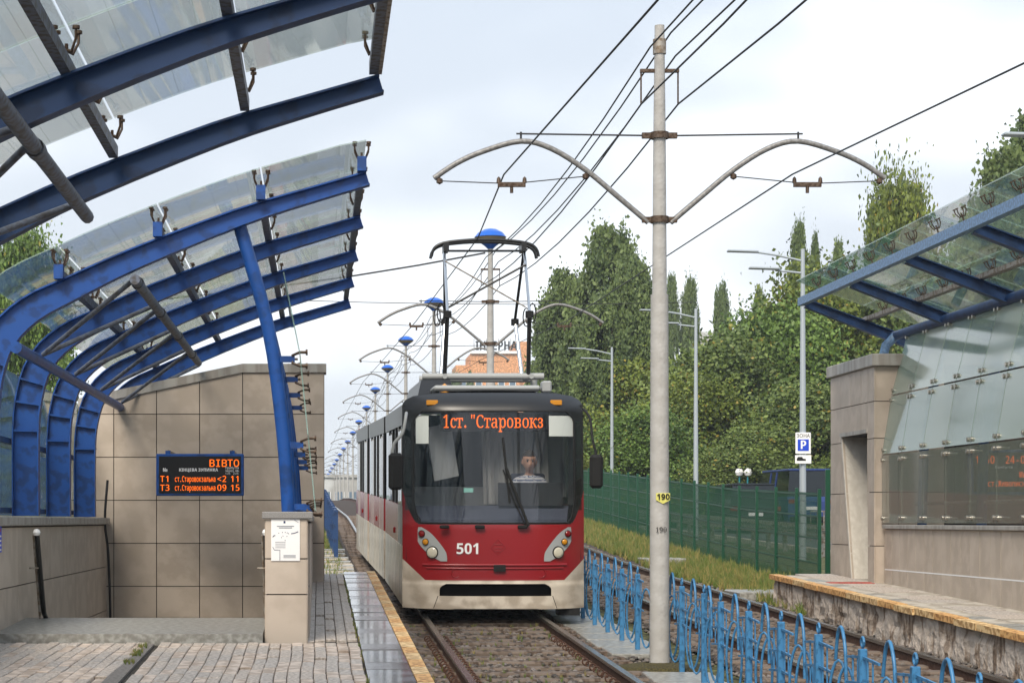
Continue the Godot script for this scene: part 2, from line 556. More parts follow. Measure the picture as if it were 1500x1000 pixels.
func left_platform():
	var root := setting_node("platform", "paved platform of the tram stop beside the tiled stairwell")
	var m := mb()
	for q in [[-14.0, 0.52, -4.0, 19.95], [-0.5, 0.52, 19.95, 33.0], [-14.0, -3.55, 19.95, 33.0]]:
		sheared(m, q[0], q[1], q[2], q[3], -0.03, 0.5)
	sheared(m, 0.52, 0.86, -4.0, 33.0, -0.05, 0.45)
	put(m, "bed", M.sand, root)
	# brick pavers laid in columns that run away from the camera
	var mats := [M.paver, M.paver_b, M.paver_c]
	var meshes := {}
	var stuff := mb()
	var count := 0
	var drain0 := -1.62
	for field in 2:
		var cols := 45 if field == 0 else 5
		for i in cols:
			var w := 0.107
			var x0 := 0.385 - (i + 1) * w
			var d := 8.0 + rng.randf() * 0.5 if field == 0 else 20.1 + rng.randf() * 0.3
			var dend := 19.9 if field == 0 else 32.9
			if field == 1: x0 = 0.385 - (i + 1) * w
			while d < dend - 0.1:
				var ln: float = minf([0.44, 0.52, 0.6][rng.randi() % 3], dend - d)
				var xa := x0
				# the left field is turned a little against the right one
				if field == 0 and x0 < drain0: xa = x0 - 0.01 - (19.9 - d) * 0.02
				elif field == 0: xa = x0 + 0.006 * sin(d * 2.1 + i * 0.2)
				var drain := field == 0 and absf(x0 + 1.67) < 0.055
				if not drain:
					var sink := rng.randf_range(-0.006, 0.006) - (0.02 if rng.randf() < 0.03 else 0.0)
					var near := d + ln > 15.2 and xa > -3.2
					if near and count < 300:
						count += 1
						var kind: int = rng.randi() % 3
						var key := "%d_%.2f_%d" % [kind, ln, field]
						if not meshes.has(key):
							var pm := mb()
							pm.bevel(Vector3(0, -0.03, 0), Vector3(w - 0.007, 0.06, ln - 0.014), 0.006)
							meshes[key] = pm.mesh(mats[kind] if field == 0 else M.paver_wet)
						var o := put(meshes[key], "paver", null, root)
						o.position = Vector3(xa + w / 2, plat_y(d + ln / 2) + sink, -(d + ln / 2))
						o.rotation.x = 0.026 + rng.randf_range(-0.008, 0.008)
						o.rotation.z = rng.randf_range(-0.02, 0.02)
						if field == 0 and x0 < drain0: o.rotation.y = -0.02
					elif d < 15.3 or field == 1:
						var b := Basis(Vector3.RIGHT, 0.026)
						stuff.bevel(Vector3(xa + w / 2, plat_y(d + ln / 2) + sink - 0.03, -(d + ln / 2)), Vector3(w - 0.007, 0.06, ln - 0.014), 0.006, b)
					else:
						var b2 := Basis(Vector3.UP, -0.02 if x0 < drain0 else 0.0) * Basis(Vector3.RIGHT, 0.026)
						stuff.bevel(Vector3(xa + w / 2, plat_y(d + ln / 2) + sink - 0.03, -(d + ln / 2)), Vector3(w - 0.007, 0.06, ln - 0.014), 0.006, b2)
				d += ln
	var so := put(stuff, "more_pavers", M.paver_b, root)
	so.set_meta("kind", "stuff")
	var dr := mb()
	sheared(dr, -1.735, -1.6, 8.0, 19.9, -0.008, 0.03)
	put(dr, "drain_channel", mat(Color(0.5, 0.48, 0.46), 0.8, T.fine, 1.5), root)
	# wet slabs and the yellow edge
	var d2 := 8.0
	var i2 := 0
	while d2 < 32.9:
		var ln2 := 0.62
		var e := mb()
		var s0 := rng.randf_range(-0.004, 0.004)
		sheared(e, 0.4, 0.775, d2 + 0.006, d2 + ln2 - 0.006, s0, 0.06)
		put(e, "wet_slab", M.wet_slab if i2 % 3 else M.wet_slab_b, root)
		var y := mb()
		sheared(y, 0.782, 0.915, d2 + 0.004 + 0.2, d2 + ln2 + 0.196, 0.004 + s0, 0.1)
		put(y, "edge_block", M.yellow_edge if i2 % 2 else M.yellow_pale, root)
		d2 += ln2
		i2 += 1
	var f := mb()
	sheared(f, 0.84, 0.87, -4.0, 33.0, -0.09, 0.5)
	put(f, "edge_wall", M.old_concrete, root)

func right_platform():
	var root := setting_node("platform", "far platform with crumbling concrete face and yellow edge")
	var m := mb()
	sheared(m, 7.24, 16.0, 4.0, 32.4, -0.012, 0.7)
	put(m, "paving", M.concrete, root)
	# crumbling face: a wall with an uneven surface
	var f := mb()
	var n := FastNoiseLite.new()
	n.seed = 5
	n.frequency = 1.3
	n.fractal_octaves = 4
	var prev := []
	for i in 180:
		var d := 8.0 + i * (24.4 / 179.0)
		var col := []
		for k in 9:
			var y := -0.62 + k * 0.0675
			var off := n.get_noise_3d(d * 3.0, y * 1.4, 0) * 0.022 + 0.03 * smoothstep(0.18, 0.3, n.get_noise_3d(d * 1.4, y * 1.5, 9)) + 0.05 * smoothstep(0.25, 0.34, n.get_noise_3d(d * 0.5, 0, 30)) * smoothstep(-0.2, -0.1, y)
			col.append(Vector3(7.2 + off, plat_y(d) + y, -d))
		if prev:
			for k in 8: f.face(prev[k], col[k], col[k + 1], prev[k + 1], Vector3(9, 0, -d))
		prev = col
	for k in 8: f.face(prev[k], prev[k] + Vector3(3, 0, 0), prev[k + 1] + Vector3(3, 0, 0), prev[k + 1], Vector3(8, 0, 0))
	put(f, "concrete_face", M.old_concrete, root)
	var d2 := 8.0
	var i2 := 0
	while d2 < 32.3:
		var e := mb()
		var s := rng.randf_range(-0.012, 0.012)
		sheared(e, 7.14 + s, 7.3 + s, d2 + 0.008, d2 + 0.78, 0.012 + s * 0.4, 0.075)
		put(e, "edge_block", M.yellow_edge if rng.randf() < 0.5 else M.yellow_pale, root)
		d2 += 0.79
	for i in 60:
		var e2 := mb()
		var dd := 9.0 + i * 0.39
		var s3 := rng.randf_range(-0.006, 0.004)
		sheared(e2, 7.31, 7.62, dd + 0.006, dd + 0.384, 0.004 + s3, 0.05)
		put(e2, "slab", [M.slab, M.concrete, M.concrete][rng.randi() % 3], root)
	for i in 34:
		var e3 := mb()
		var dd2 := 9.0 + i * 0.7
		var s4 := rng.randf_range(-0.006, 0.004)
		sheared(e3, 7.63, 8.2, dd2 + 0.008, dd2 + 0.692, 0.002 + s4, 0.05)
		put(e3, "slab", [M.paver_b, M.concrete, M.paver][rng.randi() % 3], root)
	var r := mb()
	sheared(r, 7.5, 8.15, 30.0, 30.3, 0.012, 0.01)
	put(r, "painted_stripe", M.red_paint, root)

func rail_mesh(xoff: float, centre: Callable, d0: float, d1: float, step: float, head: bool) -> MB:
	var m := mb()
	var prof := [Vector2(-0.035, 0), Vector2(0.035, 0), Vector2(0.035, -0.035), Vector2(-0.035, -0.035)] if head else [Vector2(-0.035, -0.036), Vector2(0.035, -0.036), Vector2(0.012, -0.055), Vector2(0.012, -0.135), Vector2(0.07, -0.16), Vector2(-0.07, -0.16), Vector2(-0.012, -0.135), Vector2(-0.012, -0.055)]
	var prev := []
	var d := d0
	while d <= d1:
		var cx: float = centre.call(d)
		var ring := []
		for q in prof: ring.append(Vector3(cx + xoff + q.x, rail_y(d) + q.y, -d))
		if prev:
			for k in prof.size():
				var k2 := (k + 1) % prof.size()
				var e: Vector2 = prof[k2] - prof[k]
				var nn := Vector3(-e.y, e.x, 0).normalized()
				if head: nn = Vector3([0, 1, 0, -1][k], [1, 0, -1, 0][k], 0)
				m.quad(prev[k], prev[k2], ring[k2], ring[k], nn)
		prev = ring
		d += step
	return m

func tracks():
	var stones := []
	for t in 2:
		var centre := func(d): return track_x(d) if t == 0 else 5.8 + minf(0.0, track_x(d) - 2.05) * 0.6
		var root := setting_node("tram_track", "tram track under the red tram" if t == 0 else "tram track beside the far platform")
		var bed := mb()
		var ds := []
		for i in 80: ds.append(-5.0 + i * 2.5 if i < 60 else 145.0 + (i - 60) * 18.0)
		for i in ds.size() - 1:
			var p := []
			for q in [[-1.32, 0], [1.5, 0], [1.5, 1], [-1.32, 1]]:
				var d: float = ds[i + q[1]]
				p.append(Vector3(centre.call(d) + q[0], rail_y(d) - 0.155 - (0.0 if absf(q[0]) < 1.4 else 0.02), -d))
			bed.face(p[0], p[1], p[2], p[3], p[0] - Vector3(0, 50, 0))
		put(bed, "ballast", M.ballast, root)
		for s in [-0.795, 0.795]:
			var rm := put(rail_mesh(s, centre, 4.0, 260.0, 2.0, false), "rail", M.rail_side, root)
			put(rail_mesh(s, centre, 4.0, 260.0, 2.0, true), "rail_head", M.rail_head, rm)
		var sm := mb()
		sm.bevel(Vector3(0, 0, 0), Vector3(2.5, 0.12, 0.23), 0.02)
		var shared := sm.mesh(M.sleeper)
		for i in 110:
			var d2 := 9.0 + i * 0.6
			var o := put(shared, "sleeper", null, root)
			o.position = Vector3(centre.call(d2), rail_y(d2) - 0.185 + rng.randf_range(-0.008, 0.012), -d2)
			o.rotation = Vector3(0.026, rng.randf_range(-0.015, 0.015), rng.randf_range(-0.01, 0.01))
		if t == 0:   # spring clips along both sides of the rails
			var cm := mb()
			cm.ring(Vector3.ZERO, Vector3(0.035, 0, 0), Vector3(0, 0.035, 0), 0.009, 10, 5)
			var clip := cm.mesh(M.rail_side)
			for i in 40:
				for s in [-0.9, -0.68, 0.68, 0.9]:
					var o2 := put(clip, "rail_clip", null, root)
					var d3 := 13.8 + i * 0.3
					o2.position = Vector3(centre.call(d3) + s, rail_y(d3) - 0.1, -d3)
		for i in 9000:
			var d4 := 9.0 + 30.0 * rng.randf()
			stones.append(Vector3(centre.call(d4) + rng.randf_range(-1.45, 1.85), rail_y(d4) - 0.15, -d4))
	# loose ballast stones
	var st := mb()
	st.lathe(Vector3.ZERO, [[0.0, -0.5], [0.42, -0.3], [0.5, 0.1], [0.28, 0.42], [0.0, 0.5]], 5)
	var mm := MultiMesh.new()
	mm.transform_format = MultiMesh.TRANSFORM_3D
	mm.use_colors = true
	mm.mesh = st.mesh(vertex_mat(0.9))
	mm.instance_count = stones.size()
	for i in stones.size():
		var s := rng.randf_range(0.03, 0.075)
		var b := Basis.from_euler(Vector3(rng.randf() * TAU, rng.randf() * TAU, 0)).scaled(Vector3(s, s * 0.75, s * 1.2))
		mm.set_instance_transform(i, Transform3D(b, stones[i]))
		var g := rng.randf_range(0.03, 0.18)
		mm.set_instance_color(i, Color(g * 1.08, g * 0.93, g * rng.randf_range(0.75, 0.9)))
	var o3 := MultiMeshInstance3D.new()
	o3.multimesh = mm
	o3.name = numbered("ballast_stones")
	add_child(o3)
	o3.set_meta("kind", "stuff")
	o3.set_meta("label", "loose brown ballast stones between the tram rails")
	o3.set_meta("category", "gravel")
	# grass
	var gm := mb()
	for k in 9:
		var a := rng.randf() * TAU
		var r := rng.randf() * 0.06
		var base := Vector3(cos(a) * r, 0, sin(a) * r)
		var lean := Vector3(rng.randf_range(-0.09, 0.09), 0, rng.randf_range(-0.09, 0.09))
		var h := rng.randf_range(0.1, 0.26)
		var w := Vector3(cos(a + 1.3), 0, sin(a + 1.3)) * 0.008
		var mid := base + lean * 0.4 + Vector3(0, h * 0.6, 0)
		var tip := base + lean * 1.2 + Vector3(0, h, 0)
		var nn := w.cross(Vector3.UP).normalized()
		gm.quad(base - w, base + w, mid + w, mid - w, nn)
		gm.tri(mid - w, mid + w, tip, nn, nn, nn)
	var spots := []
	for i in 7000:
		var d := 30.0 + 45.0 * pow(rng.randf(), 1.2)
		spots.append([Vector3(rng.randf_range(7.15, 9.5), 0, -d), 1.0])
	for i in 1600:
		var d := 33.2 + 30.0 * rng.randf()
		spots.append([Vector3(rng.randf_range(-0.6, 0.75) + track_x(d) - 2.25, 0, -d), 0.9])
	for i in 260:
		var d := 14.0 + 14.0 * rng.randf()
		spots.append([Vector3(rng.randf_range(1.05, 3.2), 0.04, -d), 0.35])
	for i in 90: spots.append([Vector3(0.39 + rng.randf_range(-0.02, 0.01), 9.0, -rng.randf_range(15.0, 31.0)), 0.22])
	for k in [19.5, 18.9, 18.6, 17.9]:
		for i in 22: spots.append([Vector3(-1.67 + rng.randf_range(-0.05, 0.05), 9.0, -k + rng.randf_range(-0.13, 0.13)), 0.2])
	var gmm := MultiMesh.new()
	gmm.transform_format = MultiMesh.TRANSFORM_3D
	gmm.use_colors = true
	var lm := leaf_mat(Color(1, 1, 1))
	gmm.mesh = gm.mesh(lm)
	gmm.instance_count = spots.size()
	for i in spots.size():
		var p: Vector3 = spots[i][0]
		p.y = plat_y(-p.z) - 0.01 if p.y > 5.0 else ground_y(p.x, -p.z) + p.y
		var s: float = spots[i][1] * rng.randf_range(0.6, 1.25)
		gmm.set_instance_transform(i, Transform3D(Basis(Vector3.UP, rng.randf() * TAU).scaled(Vector3.ONE * s), p))
		var k := rng.randf()
		gmm.set_instance_color(i, Color(0.1, 0.15, 0.025).lerp(Color(0.3, 0.24, 0.08), k * k))
	var go := MultiMeshInstance3D.new()
	go.multimesh = gmm
	go.name = numbered("grass")
	add_child(go)
	go.set_meta("kind", "stuff")
	go.set_meta("label", "thin green and straw coloured grass along the tracks")
	go.set_meta("category", "grass")

func vertex_mat(r: float) -> StandardMaterial3D:
	var m := StandardMaterial3D.new()
	m.vertex_color_use_as_albedo = true
	m.roughness = r
	return m

# ------------------------------------------------------------------ stairwell on the left platform
func tiles(parent: Node3D, o: Vector3, ux: Vector3, uy: Vector3, out: Vector3, xs: Array, ys: Array, clip := []):
	# one tile per cell of a grid of joints, 25 mm proud of the backing wall
	var mats := [M.tile, M.tile_b, M.tile_c]
	for i in xs.size() - 1:
		for j in ys.size() - 1:
			var g := 0.006
			var poly := PackedVector2Array([Vector2(xs[i] + g, ys[j] + g), Vector2(xs[i + 1] - g, ys[j] + g), Vector2(xs[i + 1] - g, ys[j + 1] - g), Vector2(xs[i] + g, ys[j + 1] - g)])
			var parts: Array = [poly]
			if clip: parts = Geometry2D.intersect_polygons(poly, PackedVector2Array(clip))
			for q in parts:
				if q.size() < 3: continue
				var m := mb()
				m.slab(Array(q), o + out * rng.randf_range(0.0, 0.003), ux, uy, out * 0.025)
				put(m, "tile", mats[rng.randi() % 3], parent)

func span(a: float, b: float, n: int) -> Array:
	var r := []
	for i in n + 1: r.append(lerpf(a, b, float(i) / n))
	return r

func underpass():
	# end wall
	var D := 30.6
	var w := thing("end_wall", "brown tiled end wall of the stairwell with a sloping cap", "wall")
	var outline := [Vector2(-3.6, -2.2), Vector2(0.08, -2.2), Vector2(0.08, 2.22), Vector2(-1.143, 2.22), Vector2(-2.745, 1.885), Vector2(-3.6, 1.7)]
	var m := mb()
	m.slab(outline, Vector3(0, EYE, -D - 0.03), Vector3.RIGHT, Vector3.UP, Vector3(0, 0, -0.45))
	put(m, "backing", M.joint, w)
	var ys := []
	for k in range(-4, 7): ys.append((763.0 - 732.5) / 98.0 + k * 0.643)
	tiles(w, Vector3(0, EYE, -D - 0.03), Vector3.RIGHT, Vector3.UP, Vector3(0, 0, 1), [-3.72, -3.07, -2.43, -1.786, -1.143, -0.5, 0.078], ys, outline)
	var cp := mb()
	var lo := [Vector2(-3.6, 1.7 + EYE), Vector2(-2.745, 1.885 + EYE), Vector2(-1.143, 2.22 + EYE), Vector2(0.11, 2.22 + EYE)]
	var hi := []
	for q in lo: hi.append(q + Vector2(0, 0.13))
	cp.strip(lo, hi, -D + 0.03, -D - 0.52)
	put(cp, "cap", M.cap, w)
	# outer parapet on the left, tiled, with a coping
	var lw := thing("parapet_wall", "long tiled parapet with coping carrying the blue canopy columns", "wall")
	m = mb()
	m.box(Vector3(-3.38, 0.35, -18.3), Vector3(0.36, 2.7, 24.5))
	put(m, "backing", M.joint, lw)
	var jz := []
	for k in 20: jz.append(-30.55 + k * 1.28)
	tiles(lw, Vector3(-3.2, 0, 0), Vector3(0, 0, 1), Vector3.UP, Vector3(1, 0, 0), jz, [-1.0, -0.28, 0.37, 1.02, 1.64])
	var z := -30.55
	while z < -6.0:
		var k := mb()
		k.bevel(Vector3(-3.37, 1.7, z + 0.49), Vector3(0.5, 0.1, 0.97), 0.01)
		put(k, "coping_stone", M.cap, lw)
		z += 0.98
	# inner parapet with its end pillar
	var pr := thing("parapet_pillar", "short tiled pillar with speckled granite cap beside the stairwell", "pillar")
	m = mb()
	m.box(Vector3(-0.322, 0.8, -20.32), Vector3(0.38, 1.8, 0.36))
	m.box(Vector3(-0.27, 0.6, -25.5), Vector3(0.3, 2.2, 10.1))
	put(m, "core", M.joint, pr)
	tiles(pr, Vector3(0, 0, -20.12), Vector3.RIGHT, Vector3.UP, Vector3(0, 0, 1), [-0.53, -0.114], [0.42, 0.98, 1.33, 1.722])
	tiles(pr, Vector3(-0.135, 0, 0), Vector3(0, 0, 1), Vector3.UP, Vector3(1, 0, 0), [-20.5, -20.1], [0.42, 0.98, 1.33, 1.722])
	tiles(pr, Vector3(-0.505, 0, 0), Vector3(0, 0, 1), Vector3.UP, Vector3(-1, 0, 0), [-20.5, -20.1], [0.42, 0.98, 1.33, 1.722])
	tiles(pr, Vector3(-0.12, 0, 0), Vector3(0, 0, 1), Vector3.UP, Vector3(1, 0, 0), span(-30.5, -20.52, 8), [0.4, 1.05, 1.68])
	tiles(pr, Vector3(-0.42, 0, 0), Vector3(0, 0, 1), Vector3.UP, Vector3(-1, 0, 0), span(-30.5, -20.52, 8), [-0.4, 0.4, 1.05, 1.68])
	m = mb()
	m.bevel(Vector3(-0.31, 1.757, -20.32), Vector3(0.5, 0.07, 0.52), 0.008)
	put(m, "granite_cap", M.granite, pr)
	m = mb()
	m.bevel(Vector3(-0.27, 1.73, -25.6), Vector3(0.4, 0.07, 9.9), 0.008)
	put(m, "coping_stone", M.cap, pr)
	# landing and stairs going down
	var st := setting_node("stairs", "concrete landing and steps going down to the underpass")
	m = mb()
	m.hexa([Vector3(-3.18, 0.2, -19.97), Vector3(-0.55, 0.2, -19.97), Vector3(-0.55, 0.2, -22.2), Vector3(-3.18, 0.2, -22.2), Vector3(-3.18, 0.6, -19.97), Vector3(-0.55, 0.6, -19.97), Vector3(-0.55, 0.652, -22.2), Vector3(-3.18, 0.652, -22.2)])
	put(m, "landing", M.slab, st)
	for k in 14:
		m = mb()
		m.box(Vector3(-1.8, 0.55 - (k + 1) * 0.15 - 0.5, -22.36 - k * 0.32), Vector3(2.76, 1.0, 0.32))
		put(m, "step", M.concrete, st)
	m = mb()
	m.box(Vector3(-1.8, -1.75, -28.8), Vector3(2.76, 0.3, 4.0))
	put(m, "floor", M.concrete, st)
	# handrails
	for q in [[-2.98, "dark handrail with white ball end against the long parapet"], [-0.56, "dark handrail with white ball end beside the pillar"]]:
		var h := thing("handrail", q[1], "handrail", Vector3.ZERO, "stair handrails")
		m = mb()
		var x: float = q[0]
		m.tube([Vector3(x, 1.58, -21.6), Vector3(x + 0.02, 0.72, -22.0), Vector3(x, -0.9, -26.4)], 0.028, 8)
		put(m, "rail", M.black, h)
		m = mb()
		m.rod(Vector3(x - 0.04, 1.55, -21.65), Vector3(x - 0.02, 0.65, -22.02), 0.014, 6)
		m.rod(Vector3(x - 0.1, 1.2, -21.75), Vector3(x, 1.2, -21.75), 0.01, 6)
		put(m, "bracket", M.galvan, h)
		m = mb()
		m.lathe(Vector3(x, 1.58, -21.6), [[0.0, -0.04], [0.03, -0.028], [0.042, 0.0], [0.03, 0.028], [0.0, 0.04]], 12)
		put(m, "ball_end", M.white, h)
	# poster on the pillar, without its square code
	var po := thing("poster", "white printed notice with dark blue arcs glued to the pillar", "poster", Vector3(-0.329, 1.515, -20.085))
	m = mb()
	m.box(Vector3.ZERO, Vector3(0.282, 0.41, 0.003))
	put(m, "sheet", M.white, po)
	var ink := mat(Color(0.08, 0.16, 0.34), 0.8)
	var grey := mat(Color(0.5, 0.52, 0.56), 0.8)
	m = mb()
	for a in [[-0.03, 0.16, 0.1, 0.17, 0.006]]: m.box(Vector3(-0.01, 0.175, 0.003), Vector3(0.018, 0.022, 0.002))
	m.bar(Vector3(0.085, 0.2, 0.003), Vector3(0.125, 0.172, 0.003), 0.002, 0.008, Vector3(0, 0, 1))
	m.tube([Vector3(0.055, 0.062, 0.003), Vector3(0.09, 0.068, 0.003), Vector3(0.125, 0.082, 0.003)], 0.0035, 5)
	m.tube([Vector3(-0.125, 0.028, 0.003), Vector3(-0.118, 0.04, 0.003), Vector3(-0.1, 0.046, 0.003)], 0.0035, 5)
	m.tube([Vector3(-0.125, -0.07, 0.003), Vector3(-0.11, -0.097, 0.003), Vector3(-0.055, -0.098, 0.003), Vector3(-0.055, -0.2, 0.003)], 0.0025, 5)
	for k in 9: m.box(Vector3(rng.randf_range(-0.07, 0.04), rng.randf_range(-0.01, 0.08), 0.003), Vector3(0.007, 0.007, 0.002))
	put(m, "printed_marks", ink, po).set_meta("kind", "stuff")
	m = mb()
	for k in 2: m.box(Vector3(0.0, 0.135 - k * 0.016, 0.003), Vector3(0.17 - k * 0.04, 0.008, 0.002))
	for k in 4: m.box(Vector3(-0.05, -0.02 - k * 0.018, 0.003), Vector3(0.1, 0.004, 0.002))
	for k in 3: m.box(Vector3(0.04, -0.15 - k * 0.011, 0.003), Vector3(0.12, 0.004, 0.002))
	put(m, "printed_lines", grey, po).set_meta("kind", "stuff")
	# departure board on the end wall
	led_board(Vector3(-1.7, EYE + 0.66, -29.2), "departure board in blue frame with orange lines hung before the brown end wall", ["ВІВТО", "№", "КІНЦЕВА ЗУПИНКА", "Т1", "ст.Старовокзальна", "<2", "11", "Т3", "ст.Старовокзальна", "09", "15"])
	var hang := mb()
	# small blue notice on the long parapet
	var bn := thing("notice", "small blue notice with pale lines on the long parapet", "sign", Vector3(-3.168, 1.52, -20.3))
	m = mb()
	m.box(Vector3.ZERO, Vector3(0.006, 0.26, 0.22))
	put(m, "plate", M.sign_blue, bn)
	m = mb()
	for k in 4: m.box(Vector3(0.004, 0.03 - k * 0.045, 0), Vector3(0.003, 0.018, 0.13))
	put(m, "printed_lines", M.white, bn).set_meta("kind", "stuff")
	m = mb()
	m.box(Vector3(0.004, 0.09, 0), Vector3(0.003, 0.03, 0.06))
	put(m, "printed_mark", M.red_paint, bn)
	# cable down the corner
	m = mb()
	m.tube(smooth_path([Vector3(-3.1, 2.3, -30.0), Vector3(-3.14, 1.7, -30.0), Vector3(-3.1, 1.2, -30.1), Vector3(-3.08, 0.2, -30.2), Vector3(-3.1, -1.0, -30.2)]), 0.02, 6)
	tag(put(m, "cable", M.wire), "black cable running down the corner of the stairwell", "cable")

func led_board(at: Vector3, label: String, txt: Array):
	var b := thing("departure_board", label, "display board", at)
	var m := mb()
	m.bevel(Vector3(0, 0, -0.08), Vector3(1.25, 0.6, 0.14), 0.012)
	put(m, "case", M.blue, b)
	m = mb()
	m.box(Vector3(0, 0, -0.006), Vector3(1.17, 0.525, 0.012))
	put(m, "screen", mat(Color(0.05, 0.045, 0.04), 0.3), b)
	for x in [-0.46, 0.46]:
		m = mb()
		m.box(Vector3(x, 0.32, -0.08), Vector3(0.07, 0.05, 0.1))
		put(m, "lug", M.blue, b)
		m = mb()
		m.rod(Vector3(x, 0.34, -0.1), Vector3(x, 0.34, -1.45), 0.02, 6)
		put(m, "hanger", M.galvan, b)
	var R := HORIZONTAL_ALIGNMENT_RIGHT
	if txt.size() > 8:
		lettering(txt[0], 0.145, M.led, "lettering", b, Vector3(0.565, 0.165, 0.002), "Droid Sans Mono", true, 0.004, R)
		lettering(txt[1], 0.07, M.led_white, "lettering", b, Vector3(-0.53, 0.07, 0.002), "Droid Sans", true)
		lettering(txt[2], 0.06, M.led_white, "lettering", b, Vector3(-0.3, 0.07, 0.002), "Droid Sans", true)
		lettering("Прибуття", 0.045, M.led_white, "lettering", b, Vector3(0.36, 0.098, 0.002))
		lettering("через, хв.", 0.045, M.led_white, "lettering", b, Vector3(0.36, 0.058, 0.002))
		lettering("1-го    2-го", 0.04, M.led_white, "lettering", b, Vector3(0.36, 0.018, 0.002))
		for r in 2:
			var y := -0.06 - r * 0.125
			lettering(txt[3 + r * 4], 0.12, M.led, "lettering", b, Vector3(-0.57, y, 0.002), "Droid Sans Mono", true)
			var o := lettering(txt[4 + r * 4], 0.115, M.led, "lettering", b, Vector3(-0.36, y, 0.002), "Droid Sans Mono", true)
			o.scale.x = 0.5
			lettering(txt[5 + r * 4], 0.12, M.led, "lettering", b, Vector3(0.24, y, 0.002), "Droid Sans Mono", true)
			lettering(txt[6 + r * 4], 0.12, M.led, "lettering", b, Vector3(0.575, y, 0.002), "Droid Sans Mono", true, 0.004, R)
	else:
		var o2 := lettering(txt[0], 0.14, M.led, "lettering", b, Vector3(-0.57, 0.165, 0.002), "Droid Sans Mono", true)
		o2.scale.x = 0.8
		lettering(txt[1], 0.05, M.led_white, "lettering", b, Vector3(-0.3, 0.07, 0.002), "Droid Sans", true)
		lettering(txt[2], 0.11, M.led, "lettering", b, Vector3(0.02, -0.03, 0.002), "Droid Sans Mono", true).scale.x = 0.75
		lettering(txt[3], 0.11, M.led, "lettering", b, Vector3(-0.4, -0.15, 0.002), "Droid Sans Mono", true).scale.x = 0.7

# ------------------------------------------------------------------ blue glass canopies over the stairs
func canopy_profile() -> Array:   # underside of a rib from its tip over the platform to the foot of its column
	var p := smooth_path([Vector2(0.5, 3.3), Vector2(-0.1, 3.12), Vector2(-0.76, 2.9), Vector2(-1.76, 2.49), Vector2(-2.4, 2.17), Vector2(-2.76, 1.97), Vector2(-3.0, 1.72), Vector2(-3.11, 1.4), Vector2(-3.15, 1.0), Vector2(-3.15, 0.06)], 3)
	for i in p.size(): p[i] += Vector2(0, EYE)
	return p
func offset(p: Array, by: Callable) -> Array:
	var out := []
	for i in p.size():
		var t: Vector2 = (p[mini(i + 1, p.size() - 1)] - p[maxi(i - 1, 0)]).normalized()
		out.append(p[i] + Vector2(t.y, -t.x) * -by.call(float(i) / (p.size() - 1)) * -1.0)
	return out
func at_x(p: Array, x: float) -> float:   # height of a profile above x (first crossing from the tip)
	for i in p.size() - 1:
		if p[i].x >= x and p[i + 1].x <= x:
			return lerpf(p[i].y, p[i + 1].y, (p[i].x - x) / maxf(p[i].x - p[i + 1].x, 1e-5))
	return p[0].y

func spider_mesh() -> ArrayMesh:   # four-armed fitting that holds the corners of four panes
	var m := mb()
	m.rod(Vector3(0, -0.14, 0), Vector3(0, 0.0, 0), 0.016, 6)
	for a in 4:
		var d := Vector3(cos(a * PI / 2 + PI / 4), 0, sin(a * PI / 2 + PI / 4)) * 0.12
		m.tube([Vector3(0, -0.04, 0), d * 0.55 + Vector3(0, -0.055, 0), d + Vector3(0, 0.02, 0), d + Vector3(0, 0.09, 0)], 0.012, 5)
		m.lathe(d + Vector3(0, 0.09, 0), [[0.0, -0.012], [0.03, -0.012], [0.03, 0.008], [0.0, 0.008]], 8)
	for i in m.v.size(): m.v[i] *= Vector3(0.8, 1.0, 0.8)
	return m.mesh(M.bronze)

func canopies():
	canopy([6.8, 9.8, 12.8, 15.8], 5.6, 15.75, false, "near glass canopy on dark blue ribs over the brick paving")
	canopy([20.15, 23.05, 25.95, 28.85, 31.75], 20.0, 32.3, true, "glass canopy on blue ribs over the stairwell")

